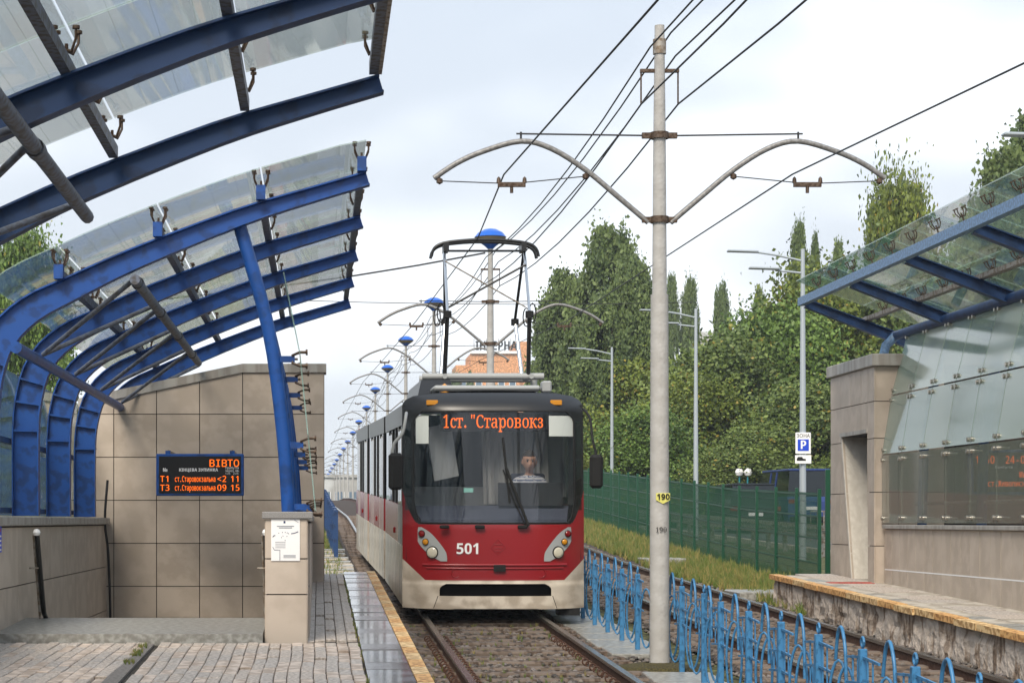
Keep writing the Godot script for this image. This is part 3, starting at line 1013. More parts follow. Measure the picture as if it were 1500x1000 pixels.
func canopy(ribs: Array, g0: float, g1: float, posts: bool, label: String):
	var root := thing("canopy", label, "canopy")
	var lo := canopy_profile()
	var hi := offset(lo, func(t): return lerpf(0.14, 0.3, smoothstep(0.0, 0.75, t)))
	if hi[4].y < lo[4].y: hi = offset(lo, func(t): return -lerpf(0.14, 0.3, smoothstep(0.0, 0.75, t)))
	var s := 1.0 if hi[4].y > lo[4].y else -1.0
	var blue: Material = M.blue if posts else M.blue_dark
	var rm := mb()
	rm.strip(lo, hi, -0.008, 0.008)
	var lo2 := []
	var hi2 := []
	for i in lo.size():
		var dv: Vector2 = (hi[i] - lo[i]).normalized()
		lo2.append(lo[i] + dv * 0.016)
		hi2.append(hi[i] - dv * 0.016)
	rm.strip(lo, lo2, -0.075, 0.075)
	rm.strip(hi2, hi, -0.075, 0.075)
	for k in [20, 22, 24]:   # stiffeners in the knee
		if k < lo.size(): rm.hexa([Vector3(lo[k].x, lo[k].y, -0.07), Vector3(lo[k].x, lo[k].y, 0.07), Vector3(lo[k].x + 0.01, lo[k].y + 0.02, 0.07), Vector3(lo[k].x + 0.01, lo[k].y + 0.02, -0.07), Vector3(hi[k].x, hi[k].y, -0.07), Vector3(hi[k].x, hi[k].y, 0.07), Vector3(hi[k].x + 0.01, hi[k].y + 0.02, 0.07), Vector3(hi[k].x + 0.01, hi[k].y + 0.02, -0.07)])
	var rib_mesh := rm.mesh(blue)
	for i in ribs.size():
		var o := put(rib_mesh, "rib", null, root)
		o.position.z = -ribs[i]
	# purlins on the ribs, spiders on the purlins, glass on the spiders
	var px := [0.42, -0.57, -1.58, -2.55]
	var sp := spider_mesh()
	for x in px:
		var y := at_x(hi, x)
		var pm := mb()
		pm.bar(Vector3(x, y + 0.05, -g0 - 0.1), Vector3(x, y + 0.05, -g1 + 0.02), 0.07, 0.09)
		put(pm, "purlin", M.pipe if not posts or x < 0.4 else M.pipe, root)
		for i in ribs.size() * 2 - 1:
			var d: float = ribs[i / 2] if i % 2 == 0 else (ribs[i / 2] + ribs[i / 2 + 1]) / 2.0
			if d < g0 or d > g1 + 0.3: continue
			var o := put(sp, "glass_fitting", null, root)
			o.position = Vector3(x, y + 0.2, -clampf(d, g0 + 0.12, g1 - 0.12))
	if posts:
		for x in px:
			var bm := mb()
			bm.box(Vector3(x, at_x(hi, x) + 0.07, -g0 - 0.06), Vector3(0.09, 0.14, 0.12))
			put(bm, "purlin_end", M.blue, root)
	var gl := offset(lo, func(t): return s * (lerpf(0.14, 0.3, smoothstep(0.0, 0.75, t)) + 0.29))
	var cuts := [0.47, -0.57, -1.58, -2.55, -3.25]
	var gcount := 0
	for c in cuts.size() - 1:
		var path := []
		for k in 5:
			var x2: float = lerpf(cuts[c] - 0.008, cuts[c + 1] + 0.008, k / 4.0)
			path.append(Vector2(x2, at_x(gl, x2)))
		var up := []
		for q in path: up.append(q + Vector2(0, 0.014))
		var edges := [g0]
		for r in ribs:
			if r > g0 + 0.6 and r < g1 - 0.6: edges.append(r)
			var mid: float = r + 1.48
			if mid > g0 + 0.6 and mid < g1 - 0.6: edges.append(mid)
		edges.append(g1)
		for k in edges.size() - 1:
			var gm := mb()
			gm.strip(path, up, -edges[k] - 0.007, -edges[k + 1] + 0.007)
			put(gm, "glass_pane", M.canopy_glass if gcount % 3 else M.canopy_glass_b, root)
			gcount += 1
	# glass behind the columns
	for i in ribs.size() - 1:
		for lev in 2:
			var gm2 := mb()
			gm2.box(Vector3(-3.62, EYE + 0.48 + lev * 0.85, -(ribs[i] + ribs[i + 1]) / 2.0), Vector3(0.014, 0.83, 2.85))
			put(gm2, "side_pane", M.canopy_glass_b, root)
		var hb := mb()
		hb.bar(Vector3(-3.5, EYE + 0.9, -ribs[i]), Vector3(-3.5, EYE + 0.9, -ribs[i + 1]), 0.06, 0.06)
		hb.bar(Vector3(-3.5, EYE + 0.12, -ribs[i]), Vector3(-3.5, EYE + 0.12, -ribs[i + 1]), 0.06, 0.06)
		put(hb, "side_rail", M.blue_dark, root)
	# round pipes under the ribs, and struts to the knees
	var far: float = ribs[-1] + (0.1 if not posts else -1.15)
	var pp := mb()
	pp.rod(Vector3(-1.8, EYE + 2.36, -ribs[0] + 0.15), Vector3(-1.8, EYE + 2.36, -far), 0.052, 10)
	put(pp, "pipe", M.pipe, root)
	pp = mb()
	pp.rod(Vector3(-2.97, EYE + 1.7, -ribs[0] + 0.1), Vector3(-2.97, EYE + 1.7, -ribs[-1]), 0.06, 10)
	put(pp, "pipe", blue, root)
	for i in ribs.size() - 1:
		for q in [[0.25, 1.5], [2.7, 1.5]]:
			var sm := mb()
			sm.rod(Vector3(-1.85, EYE + 2.4, -ribs[i] - q[0]), Vector3(-2.92, EYE + 1.76, -ribs[i] - q[1]), 0.026, 8)
			put(sm, "strut", M.pipe, root)
		var cm := mb()
		cm.tube([Vector3(-1.8, EYE + 2.36, -ribs[i] - 0.12), Vector3(-1.8, EYE + 2.36, -ribs[i] - 0.3)], 0.064, 10)
		put(cm, "pipe_collar", M.pipe, root)
	if not posts:
		var em := mb()
		em.bar(Vector3(0.46, EYE + 3.52, -ribs[0]), Vector3(0.46, EYE + 3.52, -ribs[-1] + 0.02), 0.05, 0.16)
		put(em, "edge_bar", M.galvan, root)
		return
	# leaning posts on the inner parapet and the glass screen they carry
	var pm2 := mb()
	var foot := Vector3(-0.3, 1.75, 0)
	var pth := smooth_path([foot, Vector3(-0.36, EYE + 0.9, 0), Vector3(-0.5, EYE + 1.9, 0), Vector3(-0.78, EYE + 2.9, 0)], 4)
	pm2.tube(pth, 0.07, 10)
	var post_mesh := pm2.mesh(M.blue)
	for i in 4:
		var o2 := put(post_mesh, "post", null, root)
		o2.position.z = -ribs[i] - (0.1 if i == 0 else 0.0)
		for h in [0.14, 0.75, 1.6]:
			var st := mb()
			var x3: float = -0.3 - 0.16 * (h / 1.6)
			st.bar(Vector3(x3 + 0.02, EYE + h, 0), Vector3(x3 + 0.22, EYE + h, 0), 0.06, 0.06)
			var so := put(st, "bracket", M.blue, root)
			so.position.z = -ribs[i] - 0.1
			var f2 := put(sp, "glass_fitting", null, root)
			f2.position = Vector3(x3 + 0.25, EYE + h, -ribs[i] - 0.1)
			f2.rotation.z = -PI / 2
	for i in 3:
		for lev in 3:
			var y0: float = [0.1, 0.85, 1.65][lev]
			var y1: float = [0.83, 1.63, 2.45][lev]
			var x0 := -0.03 - 0.16 * y0 / 1.6
			var x1 := -0.03 - 0.16 * y1 / 1.6 - (0.08 if lev == 2 else 0.0)
			var sg := mb()
			sg.hexa([Vector3(x0, EYE + y0, -ribs[i]), Vector3(x0 + 0.012, EYE + y0, -ribs[i]), Vector3(x1 + 0.012, EYE + y1, -ribs[i]), Vector3(x1, EYE + y1, -ribs[i]), Vector3(x0, EYE + y0, -ribs[i + 1] + 0.02), Vector3(x0 + 0.012, EYE + y0, -ribs[i + 1] + 0.02), Vector3(x1 + 0.012, EYE + y1, -ribs[i + 1] + 0.02), Vector3(x1, EYE + y1, -ribs[i + 1] + 0.02)])
			put(sg, "screen_pane", M.canopy_glass, root)

# ------------------------------------------------------------------ station building on the far platform
func right_building():
	var b := thing("station_building", "tiled station entrance with sloping green glass wall and leaning glass canopy", "building")
	var pier0 := 30.4
	var pier1 := 33.0
	# pier: block with a slanted doorway in the face towards the tracks
	var m := mb()
	var zt := 4.0
	var door := [Vector2(-32.25, plat_y(32) + 0.0), Vector2(-31.5, 0.0), Vector2(-30.72, 0.0), Vector2(-30.8, 3.02), Vector2(-32.25, 3.02)]
	# wall pieces round the doorway (z runs along the track)
	m.slab([Vector2(-33.0, 0.3), Vector2(-31.52, 0.3), Vector2(-32.27, 3.04), Vector2(-32.27, zt), Vector2(-33.0, zt)], Vector3(8.28, 0, 0), Vector3(0, 0, 1), Vector3.UP, Vector3(0.25, 0, 0))
	m.slab([Vector2(-30.74, 0.3), Vector2(-30.47, 0.3), Vector2(-30.47, zt), Vector2(-30.8, zt), Vector2(-30.8, 3.04)], Vector3(8.28, 0, 0), Vector3(0, 0, 1), Vector3.UP, Vector3(0.25, 0, 0))
	m.slab([Vector2(-32.27, 3.04), Vector2(-30.8, 3.04), Vector2(-30.8, zt), Vector2(-32.27, zt)], Vector3(8.28, 0, 0), Vector3(0, 0, 1), Vector3.UP, Vector3(0.25, 0, 0))
	m.box(Vector3(9.4, 2.2, -30.55), Vector3(2.2, 3.6, 0.2))
	m.box(Vector3(9.4, 2.2, -32.9), Vector3(2.2, 3.6, 0.2))
	put(m, "pier_core", M.joint, b)
	var rv := mb()
	rv.hexa([Vector3(8.24, 0.4, -31.53), Vector3(9.4, 0.4, -31.53), Vector3(9.4, 0.4, -31.58), Vector3(8.24, 0.4, -31.58), Vector3(8.24, 3.02, -32.26), Vector3(9.4, 3.02, -32.26), Vector3(9.4, 3.02, -32.31), Vector3(8.24, 3.02, -32.31)])
	put(rv, "door_reveal", M.lime, b)
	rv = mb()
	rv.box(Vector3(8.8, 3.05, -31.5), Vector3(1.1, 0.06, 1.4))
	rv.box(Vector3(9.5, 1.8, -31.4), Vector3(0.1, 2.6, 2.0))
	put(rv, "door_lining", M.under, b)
	rv = mb()
	rv.bar(Vector3(8.245, 3.05, -32.3), Vector3(8.245, 3.05, -30.76), 0.05, 0.06)
	put(rv, "lintel", M.cap, b)
	var rows := [0.55, 1.33, 2.13, 2.93, 3.48, 4.0]
	var face := [Vector2(-33.0, 0.4), Vector2(-31.52, 0.4), Vector2(-32.27, 3.08), Vector2(-30.8, 3.08), Vector2(-30.74, 0.4), Vector2(-30.4, 0.4), Vector2(-30.4, 4.0), Vector2(-33.0, 4.0)]
	tiles(b, Vector3(8.278, 0, 0), Vector3(0, 0, 1), Vector3.UP, Vector3(-1, 0, 0), [-33.0, -32.35, -31.75, -31.15, -30.76, -30.4], rows, face)
	tiles(b, Vector3(0, 0, -30.45), Vector3.RIGHT, Vector3.UP, Vector3(0, 0, 1), [8.252, 8.62, 9.3], rows)
	m = mb()
	m.bevel(Vector3(9.3, 4.09, -31.7), Vector3(2.2, 0.18, 2.75), 0.01)
	put(m, "pier_cap", M.cap, b)
	# low tiled wall with a sill
	m = mb()
	m.box(Vector3(8.52, 0.9, -19.0), Vector3(0.2, 1.46, 22.8))
	put(m, "wall_core", M.joint, b)
	tiles(b, Vector3(8.42, 0, 0), Vector3(0, 0, 1), Vector3.UP, Vector3(-1, 0, 0), span(-30.38, -14.0, 41), [0.3, 0.98, 1.585])
	var sl := mb()
	sl.bevel(Vector3(8.5, 1.615, -19.0), Vector3(0.3, 0.06, 22.7), 0.008)
	put(sl, "sill", M.cap, b)
	var mort := mb()
	mort.bar(Vector3(8.394, 0.985, -30.35), Vector3(8.394, 0.985, -14.0), 0.004, 0.018)
	put(mort, "mortar_line", M.white, b)
	# panes of the sloping glass wall: three rows
	var lev := [Vector2(8.36, 1.66), Vector2(8.36, 2.68), Vector2(8.5, 3.56), Vector2(8.74, 4.5)]
	var fm := mb()
	fm.rod(Vector3(0, 0, 0), Vector3(-0.03, 0, 0), 0.03, 8)
	fm.rod(Vector3(0.14, 0, 0), Vector3(0, 0, 0), 0.014, 6)
	var fit := fm.mesh(M.steel)
	for i in 14:
		var d0 := 30.4 - i * 1.03
		for r in 3:
			var a: Vector2 = lev[r]
			var c: Vector2 = lev[r + 1]
			var g := mb()
			var e := 0.011
			g.hexa([Vector3(a.x, a.y + e, -d0 + e), Vector3(a.x + 0.014, a.y + e, -d0 + e), Vector3(a.x + 0.014, a.y + e, -d0 + 1.03 - e), Vector3(a.x, a.y + e, -d0 + 1.03 - e), Vector3(c.x, c.y - e, -d0 + e), Vector3(c.x + 0.014, c.y - e, -d0 + e), Vector3(c.x + 0.014, c.y - e, -d0 + 1.03 - e), Vector3(c.x, c.y - e, -d0 + 1.03 - e)])
			put(g, "glass_pane", (M.low_glass if r == 0 else (M.wall_glass if (i + r) % 3 else M.wall_glass_b)), b)
			for k in 2:
				for zz in [0.07, 0.96]:
					if i > 9: continue
					var p: Vector2 = a.lerp(c, 0.08 if k == 0 else 0.92)
					var o := put(fit, "glass_fitting", null, b)
					o.position = Vector3(p.x, p.y, -d0 + zz)
	# inside: end wall, rear wall, leaning posts, handrail
	m = mb()
	m.box(Vector3(12.0, 2.4, -20.0), Vector3(0.2, 4.8, 26.0))
	put(m, "rear_wall", M.tile_b, b)
	m = mb()
	m.box(Vector3(10.6, 1.0, -19.5), Vector3(3.4, 0.1, 22.0))
	put(m, "floor", M.concrete, b)
	for i in 6:
		var p2 := mb()
		var dd := 29.6 - i * 2.66
		p2.tube([Vector3(8.72, 1.5, -dd), Vector3(8.75, 2.7, -dd), Vector3(8.88, 3.6, -dd), Vector3(9.1, 4.55, -dd)], 0.07, 8)
		put(p2, "post", M.blue_dark, b)
	m = mb()
	m.rod(Vector3(8.75, 1.95, -30.0), Vector3(8.75, 1.95, -14.0), 0.025, 8)
	put(m, "handrail", M.galvan, b)
	# canopy
	var eave := Vector2(7.36, EYE + 3.34)
	var root := Vector2(8.9, EYE + 2.78)
	m = mb()
	m.bar(Vector3(eave.x, eave.y, -31.25), Vector3(eave.x, eave.y, -12.0), 0.1, 0.12)
	put(m, "eave_beam", M.blue_pale, b)
	m = mb()
	m.rod(Vector3(8.72, EYE + 2.8, -31.25), Vector3(8.72, EYE + 2.8, -12.0), 0.07, 10)
	put(m, "pipe", M.blue_dark, b)
	m = mb()
	m.tube([Vector3(8.5, 4.1, -30.9), Vector3(8.56, 4.35, -30.9), Vector3(8.72, 4.5, -30.9)], 0.07, 8)
	put(m, "stub_post", M.blue_pale, b)
	for i in 7:
		var d := 31.2 - i * 2.68
		var r2 := mb()
		var lo := [Vector2(eave.x + 0.05, eave.y - 0.09), Vector2(root.x + 1.6, root.y - 0.75)]
		var hi := [Vector2(eave.x + 0.05, eave.y + 0.05), Vector2(root.x + 1.6, root.y - 0.53)]
		r2.strip(lo, hi, -d - 0.01, -d + 0.01)
		r2.strip(lo, [lo[0] + Vector2(0, 0.016), lo[1] + Vector2(0, 0.016)], -d - 0.07, -d + 0.07)
		r2.strip([hi[0] - Vector2(0, 0.016), hi[1] - Vector2(0, 0.016)], hi, -d - 0.07, -d + 0.07)
		put(r2, "rib", M.blue_dark, b)
	var dn := Vector2(1.54, -0.56) / 1.54
	var sp := spider_mesh()
	for k in 3:
		var x := 7.38 + k * 0.98
		var y := eave.y + (x - eave.x) * dn.y
		if k > 0:
			var pm := mb()
			pm.bar(Vector3(x, y + 0.1, -31.4), Vector3(x, y + 0.1, -12.0), 0.1, 0.06)
			put(pm, "purlin", M.galvan, b)
		for i in 16:
			var o2 := put(sp, "glass_fitting", null, b)
			o2.position = Vector3(x, y + 0.2, -30.3 + i * 0.97)
			o2.scale = Vector3.ONE * 0.72
			o2.rotation.z = 0.35
	for i in 16:
		for k in 2:
			var x0 := 7.3 + k * 1.03
			var x1 := x0 + 1.02
			var g2 := mb()
			var y0 := eave.y + (x0 - eave.x) * dn.y + 0.3
			var y1 := eave.y + (x1 - eave.x) * dn.y + 0.3
			g2.strip([Vector2(x0, y0), Vector2(x1, y1)], [Vector2(x0, y0 + 0.014), Vector2(x1, y1 + 0.014)], -31.3 + i * 0.97 + 0.006, -31.3 + (i + 1) * 0.97 - 0.006)
			put(g2, "roof_pane", M.canopy_glass if (i + k) % 3 else M.canopy_glass_b, b)
	led_board(Vector3(9.32, EYE + 0.65, -27.3), "departure board glowing orange behind the green glass wall", ["1650  24-07-23", "Прибуття", "Михай", "ст.Живописна"])

# ------------------------------------------------------------------ tram
func front_z(x: float, y: float) -> float:
	var u := absf(x) / 1.25
	var z := -0.42 * pow(u, 3.6)
	if y > 1.25: z -= (y - 1.25) * 0.1
	if y > 2.78: z -= pow(y - 2.78, 2) * 3.0
	if y < 0.5: z += 0.03 * smoothstep(0.5, 0.42, y)
	return z
func patch(m: MB, rows: Array, push := 0.0, n := 20):   # rows [y, x0, x1] laid on the curved front
	for i in rows.size() - 1:
		for k in n:
			var p := []
			for q in [[0, 0], [0, 1], [1, 1], [1, 0]]:
				var r = rows[i + q[0]]
				var x: float = lerpf(r[1], r[2], float(k + q[1]) / n)
				p.append(Vector3(x, r[0], front_z(x, r[0]) + push))
			var nn: Array = []
			for v in p:
				var e := 0.01
				nn.append(Vector3(-(front_z(v.x + e, v.y) - front_z(v.x - e, v.y)) / (2 * e), -(front_z(v.x, v.y + e) - front_z(v.x, v.y - e)) / (2 * e), 1).normalized())
			if absf(rows[i][1] - rows[i][2]) > 1e-4: m.tri(p[0], p[1], p[2], nn[0], nn[1], nn[2])
			if absf(rows[i + 1][1] - rows[i + 1][2]) > 1e-4: m.tri(p[0], p[2], p[3], nn[0], nn[2], nn[3])
func both(m: MB, rows: Array, push := 0.0, n := 6):
	patch(m, rows, push, n)
	var r2 := []
	for r in rows: r2.append([r[0], -r[1], -r[2]])
	patch(m, r2, push, n)
func shift(z: float) -> float: return track_x(27.8 - z) - track_x(27.8)

func tram():
	var at := Vector3(2.4, rail_y(27.8), -27.8)
	var t := thing("tram", "red and cream articulated tram with dark windscreen, number 501 and raised pantograph", "tram", at)
	t.rotation.x = atan(0.026)
	var m := mb()
	# red front panel
	var rows := []
	for k in 7:
		var y := lerpf(0.5, 0.78, k / 6.0)
		rows.append([y, -(0.95 + (y - 0.5) / 0.28 * 0.3), 0.95 + (y - 0.5) / 0.28 * 0.3])
	for k in 7: rows.append([lerpf(0.78, 1.26, k / 6.0), -1.25, 1.25])
	patch(m, rows, 0.0, 28)
	var edge := func(y): return 1.04 + 0.21 * pow(clampf((y - 1.26) / 0.46, 0, 1), 0.6)
	rows = []
	for k in 9:
		var y := lerpf(1.26, 1.72, k / 8.0)
		rows.append([y, edge.call(y), 1.25])
	both(m, rows)
	var body := put(m, "front_panel", M.red, t)
	m = mb()
	m.tube(span_v(Vector3(-0.98, 0.71, 0), Vector3(0.98, 0.71, 0), 14), 0.02, 6)
	m.tube(span_v(Vector3(-0.93, 0.665, 0), Vector3(0.93, 0.665, 0), 14), 0.016, 6)
	put(m, "moulding", M.red, t)
	m = mb()
	m.box(Vector3(0.05, 0.67, 0.015), Vector3(0.16, 0.09, 0.05))
	put(m, "coupler_hatch", M.rubber, t)
	m = mb()
	for q in [-0.54, 0.62]: m.ring(Vector3(q, 0.6, front_z(q, 0.6) + 0.003), Vector3(0.06, 0, 0), Vector3(0, 0.06, 0), 0.006, 16, 4)
	put(m, "towing_cover", M.red, t)
	m = mb()
	for q in [[[0.0, 1.06], [0.1, 0.95]], [[0.1, 0.95], [0.0, 0.85]], [[0.0, 0.85], [-0.1, 0.95]], [[-0.1, 0.95], [0.0, 1.06]], [[-0.05, 0.99], [0.05, 0.99]], [[-0.05, 0.94], [0.05, 0.94]], [[-0.04, 0.9], [0.04, 0.9]]]:
		m.rod(Vector3(q[0][0] + 0.03, q[0][1], 0.002), Vector3(q[1][0] + 0.03, q[1][1], 0.002), 0.006, 5)
	put(m, "emblem", M.red, t)
	lettering("501", 0.2, M.white, "fleet_number", t, Vector3(-0.54, 0.93, 0.0), "Droid Sans", true, 0.008)
	# cream bumper with its dark slot
	m = mb()
	rows = []
	for k in 4: rows.append([lerpf(0.11, 0.29, k / 3.0), -1.25, 1.25])
	patch(m, rows, 0.0, 28)
	var slot := func(y): return 0.76 - 0.1 * pow(clampf((y - 0.38) / 0.08, 0, 1), 2)
	rows = []
	for k in 7:
		var y := lerpf(0.29, 0.455, k / 6.0)
		rows.append([y, slot.call(y), 1.25])
	both(m, rows, 0.0, 10)
	patch(m, [[0.455, -1.25, 1.25], [0.5, -1.25, 1.25]], 0.0, 28)
	rows = []
	for k in 7:
		var y := lerpf(0.5, 0.78, k / 6.0)
		rows.append([y, 0.95 + (y - 0.5) / 0.28 * 0.3, 1.25])
	both(m, rows, 0.0, 6)
	put(m, "bumper", M.cream, t)
	m = mb()
	rows = []
	for k in 9:
		var a := PI * k / 8.0
		rows.append([0.115 + 0.125 * sin(a) , -0.56 * cos(a * 0.5), 0.56 * cos(a * 0.5)] if k < 5 else [0.115 + 0.125, 0.0, 0.0])
	rows = []
	for k in 9:
		var h := k / 8.0
		rows.append([0.12 + 0.125 * h, -0.58 * sqrt(1.0 - h * h), 0.58 * sqrt(1.0 - h * h)])
	patch(m, rows, 0.018, 16)
	put(m, "bumper_bulge", M.cream, t)
	m = mb()
	m.box(Vector3(0, 0.37, -0.25), Vector3(1.6, 0.3, 0.1))
	put(m, "slot", M.under, t)
	m = mb()
	m.box(Vector3(1.02, 0.06, -0.35), Vector3(0.3, 0.1, 0.3))
	put(m, "step_bracket", M.rubber, t)
	# black mask round the windscreen
	var wsx := func(y):
		if y < 1.6: return 1.0 + 0.1 * pow(clampf((y - 1.28) / 0.3, 0, 1), 0.5)
		if y > 2.66: return 1.1 - 0.12 * pow(clampf((y - 2.66) / 0.14, 0, 1), 2)
		return 1.1
	m = mb()
	patch(m, [[1.26, -1.04, 1.04], [1.28, -1.05, 1.05]], 0.0, 24)
	rows = []
	for k in 33:
		var y := lerpf(1.28, 2.8, k / 32.0)
		rows.append([y, wsx.call(y), edge.call(y)])
	both(m, rows)
	patch(m, [[2.8, -1.25, 1.25], [2.86, -1.25, 1.25], [2.92, -1.24, 1.24], [2.97, -1.2, 1.2], [3.02, -1.1, 1.1], [3.06, -0.85, 0.85]], 0.0, 28)
	put(m, "mask", M.black, t)
	m = mb()
	rows = []
	for k in 33:
		var y := lerpf(1.28, 2.8, k / 32.0)
		rows.append([y, -wsx.call(y), wsx.call(y)])
	patch(m, rows, 0.004, 28)
	put(m, "windscreen", M.screen_glass, t)
	for q in [[1.45, 1.62], [1.66, 2.15], [2.2, 2.66]]:
		for s in [-1, 1]:
			m = mb()
			patch(m, [[q[0], s * 1.135, s * 1.215], [q[1], s * 1.135, s * 1.215]], 0.005, 4)
			put(m, "corner_window", M.side_glass, t)
	for s in [-1, 1]:
		m = mb()
		m.bevel(Vector3(s * 0.83 - (0.02 if s < 0 else -0.02), 2.92, front_z(0.83, 2.92) + 0.01), Vector3(0.16, 0.07, 0.03), 0.008)
		put(m, "marker_light", M.lens_amber, t)
		# headlamp cluster in a leaning almond shape
		var hl := Node3D.new()
		hl.name = "headlight"
		t.add_child(hl, true)
		m = mb()
		rows = []
		for k in 13:
			var h := k / 12.0
			var y := lerpf(0.76, 1.22, h)
			var xc := lerpf(0.7, 1.02, pow(h, 0.9))
			var w := 0.145 * pow(sin(PI * clampf(h * 0.93 + 0.05, 0, 1)), 0.7)
			var inner: float = maxf(xc - w, 0.62 + 0.33 * pow(h, 1.4))
			rows.append([y, s * inner, s * minf(xc + w * 1.1, 1.05)])
		patch(m, rows, 0.012, 8)
		put(m, "surround", M.grey_box, hl)
		for q in [[0.855, 0.88, 0.085, M.lens], [0.945, 1.02, 0.048, M.lens_amber], [0.995, 1.13, 0.05, M.lens_red]]:
			var c := Vector3(s * q[0], q[1], front_z(q[0], q[1]) + 0.012)
			var ax := Vector3(s * 0.35, 0, 1).normalized()
			m = mb()
			m.lathe(c, [[q[2], 0.0], [q[2] * 0.97, 0.02], [q[2] * 0.86, 0.02]], 20, ax)
			put(m, "bezel", M.rubber, hl)
			m = mb()
			m.lathe(c, [[q[2] * 0.88, 0.014], [q[2] * 0.6, 0.026], [0.0, 0.032]], 20, ax)
			put(m, "lens", q[3], hl)
	# seams and seals of the shell
	for s in [-1, 1]:
		m = mb()
		m.tube([Vector3(s * 0.78, 0.29, front_z(0.78, 0.29) + 0.002), Vector3(s * 0.84, 0.12, front_z(0.84, 0.12) + 0.002)], 0.004, 5)
		put(m, "panel_seam", M.rubber, t)
		m = mb()
		m.tube([Vector3(s * 1.2, 0.75, front_z(1.2, 0.75) + 0.002), Vector3(s * 1.2, 1.6, front_z(1.2, 1.6) + 0.002)], 0.003, 5)
		put(m, "panel_seam", M.rubber, t)
	m = mb()
	var seal := []
	for k in 33:
		var y := lerpf(1.28, 2.8, k / 32.0)
		seal.append(Vector3(wsx.call(y), y, front_z(wsx.call(y), y) + 0.006))
	var loop := seal.duplicate()
	for k in 17: loop.append(Vector3(lerpf(seal[-1].x, -seal[-1].x, (k + 1) / 18.0), 2.8, front_z(lerpf(seal[-1].x, -seal[-1].x, (k + 1) / 18.0), 2.8) + 0.006))
	for k in 33: loop.append(Vector3(-seal[32 - k].x, seal[32 - k].y, seal[32 - k].z))
	for k in 18: loop.append(Vector3(lerpf(-seal[0].x, seal[0].x, (k + 1) / 18.0), 1.28, front_z(lerpf(-seal[0].x, seal[0].x, (k + 1) / 18.0), 1.28) + 0.006))
	m.tube(loop, 0.009, 5, false)
	put(m, "windscreen_seal", M.rubber, t)
	# cab interior
	m = mb()
	m.box(Vector3(0, 0.9, -1.4), Vector3(2.3, 0.06, 2.0))
	put(m, "cab_floor", M.under, t)
	m = mb()
	m.hexa([Vector3(-1.02, 0.95, -0.3), Vector3(1.02, 0.95, -0.3), Vector3(1.1, 0.95, -0.95), Vector3(-1.1, 0.95, -0.95), Vector3(-1.0, 1.32, -0.3), Vector3(1.0, 1.32, -0.3), Vector3(1.1, 1.5, -0.95), Vector3(-1.1, 1.5, -0.95)])
	put(m, "dashboard", M.seat, t)
	m = mb()
	m.box(Vector3(0.55, 1.66, -0.82), Vector3(0.9, 0.32, 0.08))
	put(m, "instrument_panel", M.black, t)
	m = mb()
	m.box(Vector3(0, 1.3, -2.4), Vector3(2.3, 0.9, 0.06))
	m.box(Vector3(0.95, 2.2, -2.4), Vector3(0.5, 1.2, 0.06))
	put(m, "bulkhead", M.grey_box, t)
	m = mb()
	var cp := []
	for k in 25: cp.append(Vector3(lerpf(0.0, 0.95, k / 24.0), 0, -2.05 + 0.05 * sin(k * 1.9)))
	for k in 24: m.face(cp[k] + Vector3(0, 1.5, 0), cp[k + 1] + Vector3(0, 1.5, 0), cp[k + 1] + Vector3(-0.04, 2.72, 0), cp[k] + Vector3(-0.04, 2.72, 0), Vector3(0, 2, -5))
	put(m, "curtain", M.curtain, t)
	m = mb()
	m.bevel(Vector3(0.6, 1.6, -1.72), Vector3(0.5, 0.7, 0.12), 0.03)
	put(m, "driver_seat", M.seat, t)
	m = mb()
	m.hexa([Vector3(-1.0, 1.25, -0.38), Vector3(-0.82, 1.25, -0.3), Vector3(-0.8, 2.1, -0.42), Vector3(-1.02, 2.1, -0.5), Vector3(-1.0, 1.25, -0.4), Vector3(-0.82, 1.25, -0.32), Vector3(-0.8, 2.1, -0.44), Vector3(-1.02, 2.1, -0.52)])
	m = mb()
	m.box(Vector3(-0.68, 2.25, -0.75), Vector3(0.4, 0.75, 0.02), Basis(Vector3.UP, 0.5) * Basis(Vector3(0, 0, 1), 0.18))
	put(m, "sun_visor", M.grey_box, t)
	m = mb()
	m.box(Vector3(-0.33, 1.72, -0.6), Vector3(0.13, 0.06, 0.05))
	put(m, "ticket_light", mat(Color(0.5, 0.75, 0.7), 0.5), t)
	# line display and papers behind the glass
	m = mb()
	m.box(Vector3(0.02, 2.66, -0.47), Vector3(1.5, 0.26, 0.05))
	put(m, "line_display", M.black, t)
	var txt := lettering("1ст. \"Старовокз", 0.25, M.led, "lettering", t, Vector3(-0.7, 2.665, -0.44), "Droid Serif", false)
	txt.scale.x = 0.72
	for q in [[-0.985, 2.55, 0.17, 0.38], [0.92, 2.6, 0.36, 0.28]]:
		m = mb()
		var hw: float = q[2] / 2
		patch(m, [[q[1] - q[3] / 2, q[0] - hw, q[0] + hw], [q[1] + q[3] / 2, q[0] - hw, q[0] + hw]], -0.012, 4)
		put(m, "paper", M.paper, t)
	# wipers and mirrors
	m = mb()
	m.tube([Vector3(0.44, 1.24, 0.05), Vector3(0.3, 1.6, 0.03), Vector3(0.14, 2.02, -0.02)], 0.022, 6)
	m.tube([Vector3(0.4, 1.24, 0.05), Vector3(0.24, 1.6, 0.03), Vector3(0.1, 2.0, -0.02)], 0.01, 6)
	m.rod(Vector3(0.1, 2.44, -0.08), Vector3(0.19, 1.55, 0.0), 0.014, 6)
	put(m, "wiper", M.rubber, t)
	for q in [-0.7, -0.22, 0.36]:
		m = mb()
		m.bevel(Vector3(q, 1.23, 0.03), Vector3(0.13, 0.05, 0.07), 0.012)
		put(m, "washer_mount", M.rubber, t)
	var mi := Node3D.new()
	mi.name = "mirror"
	t.add_child(mi, true)
	m = mb()
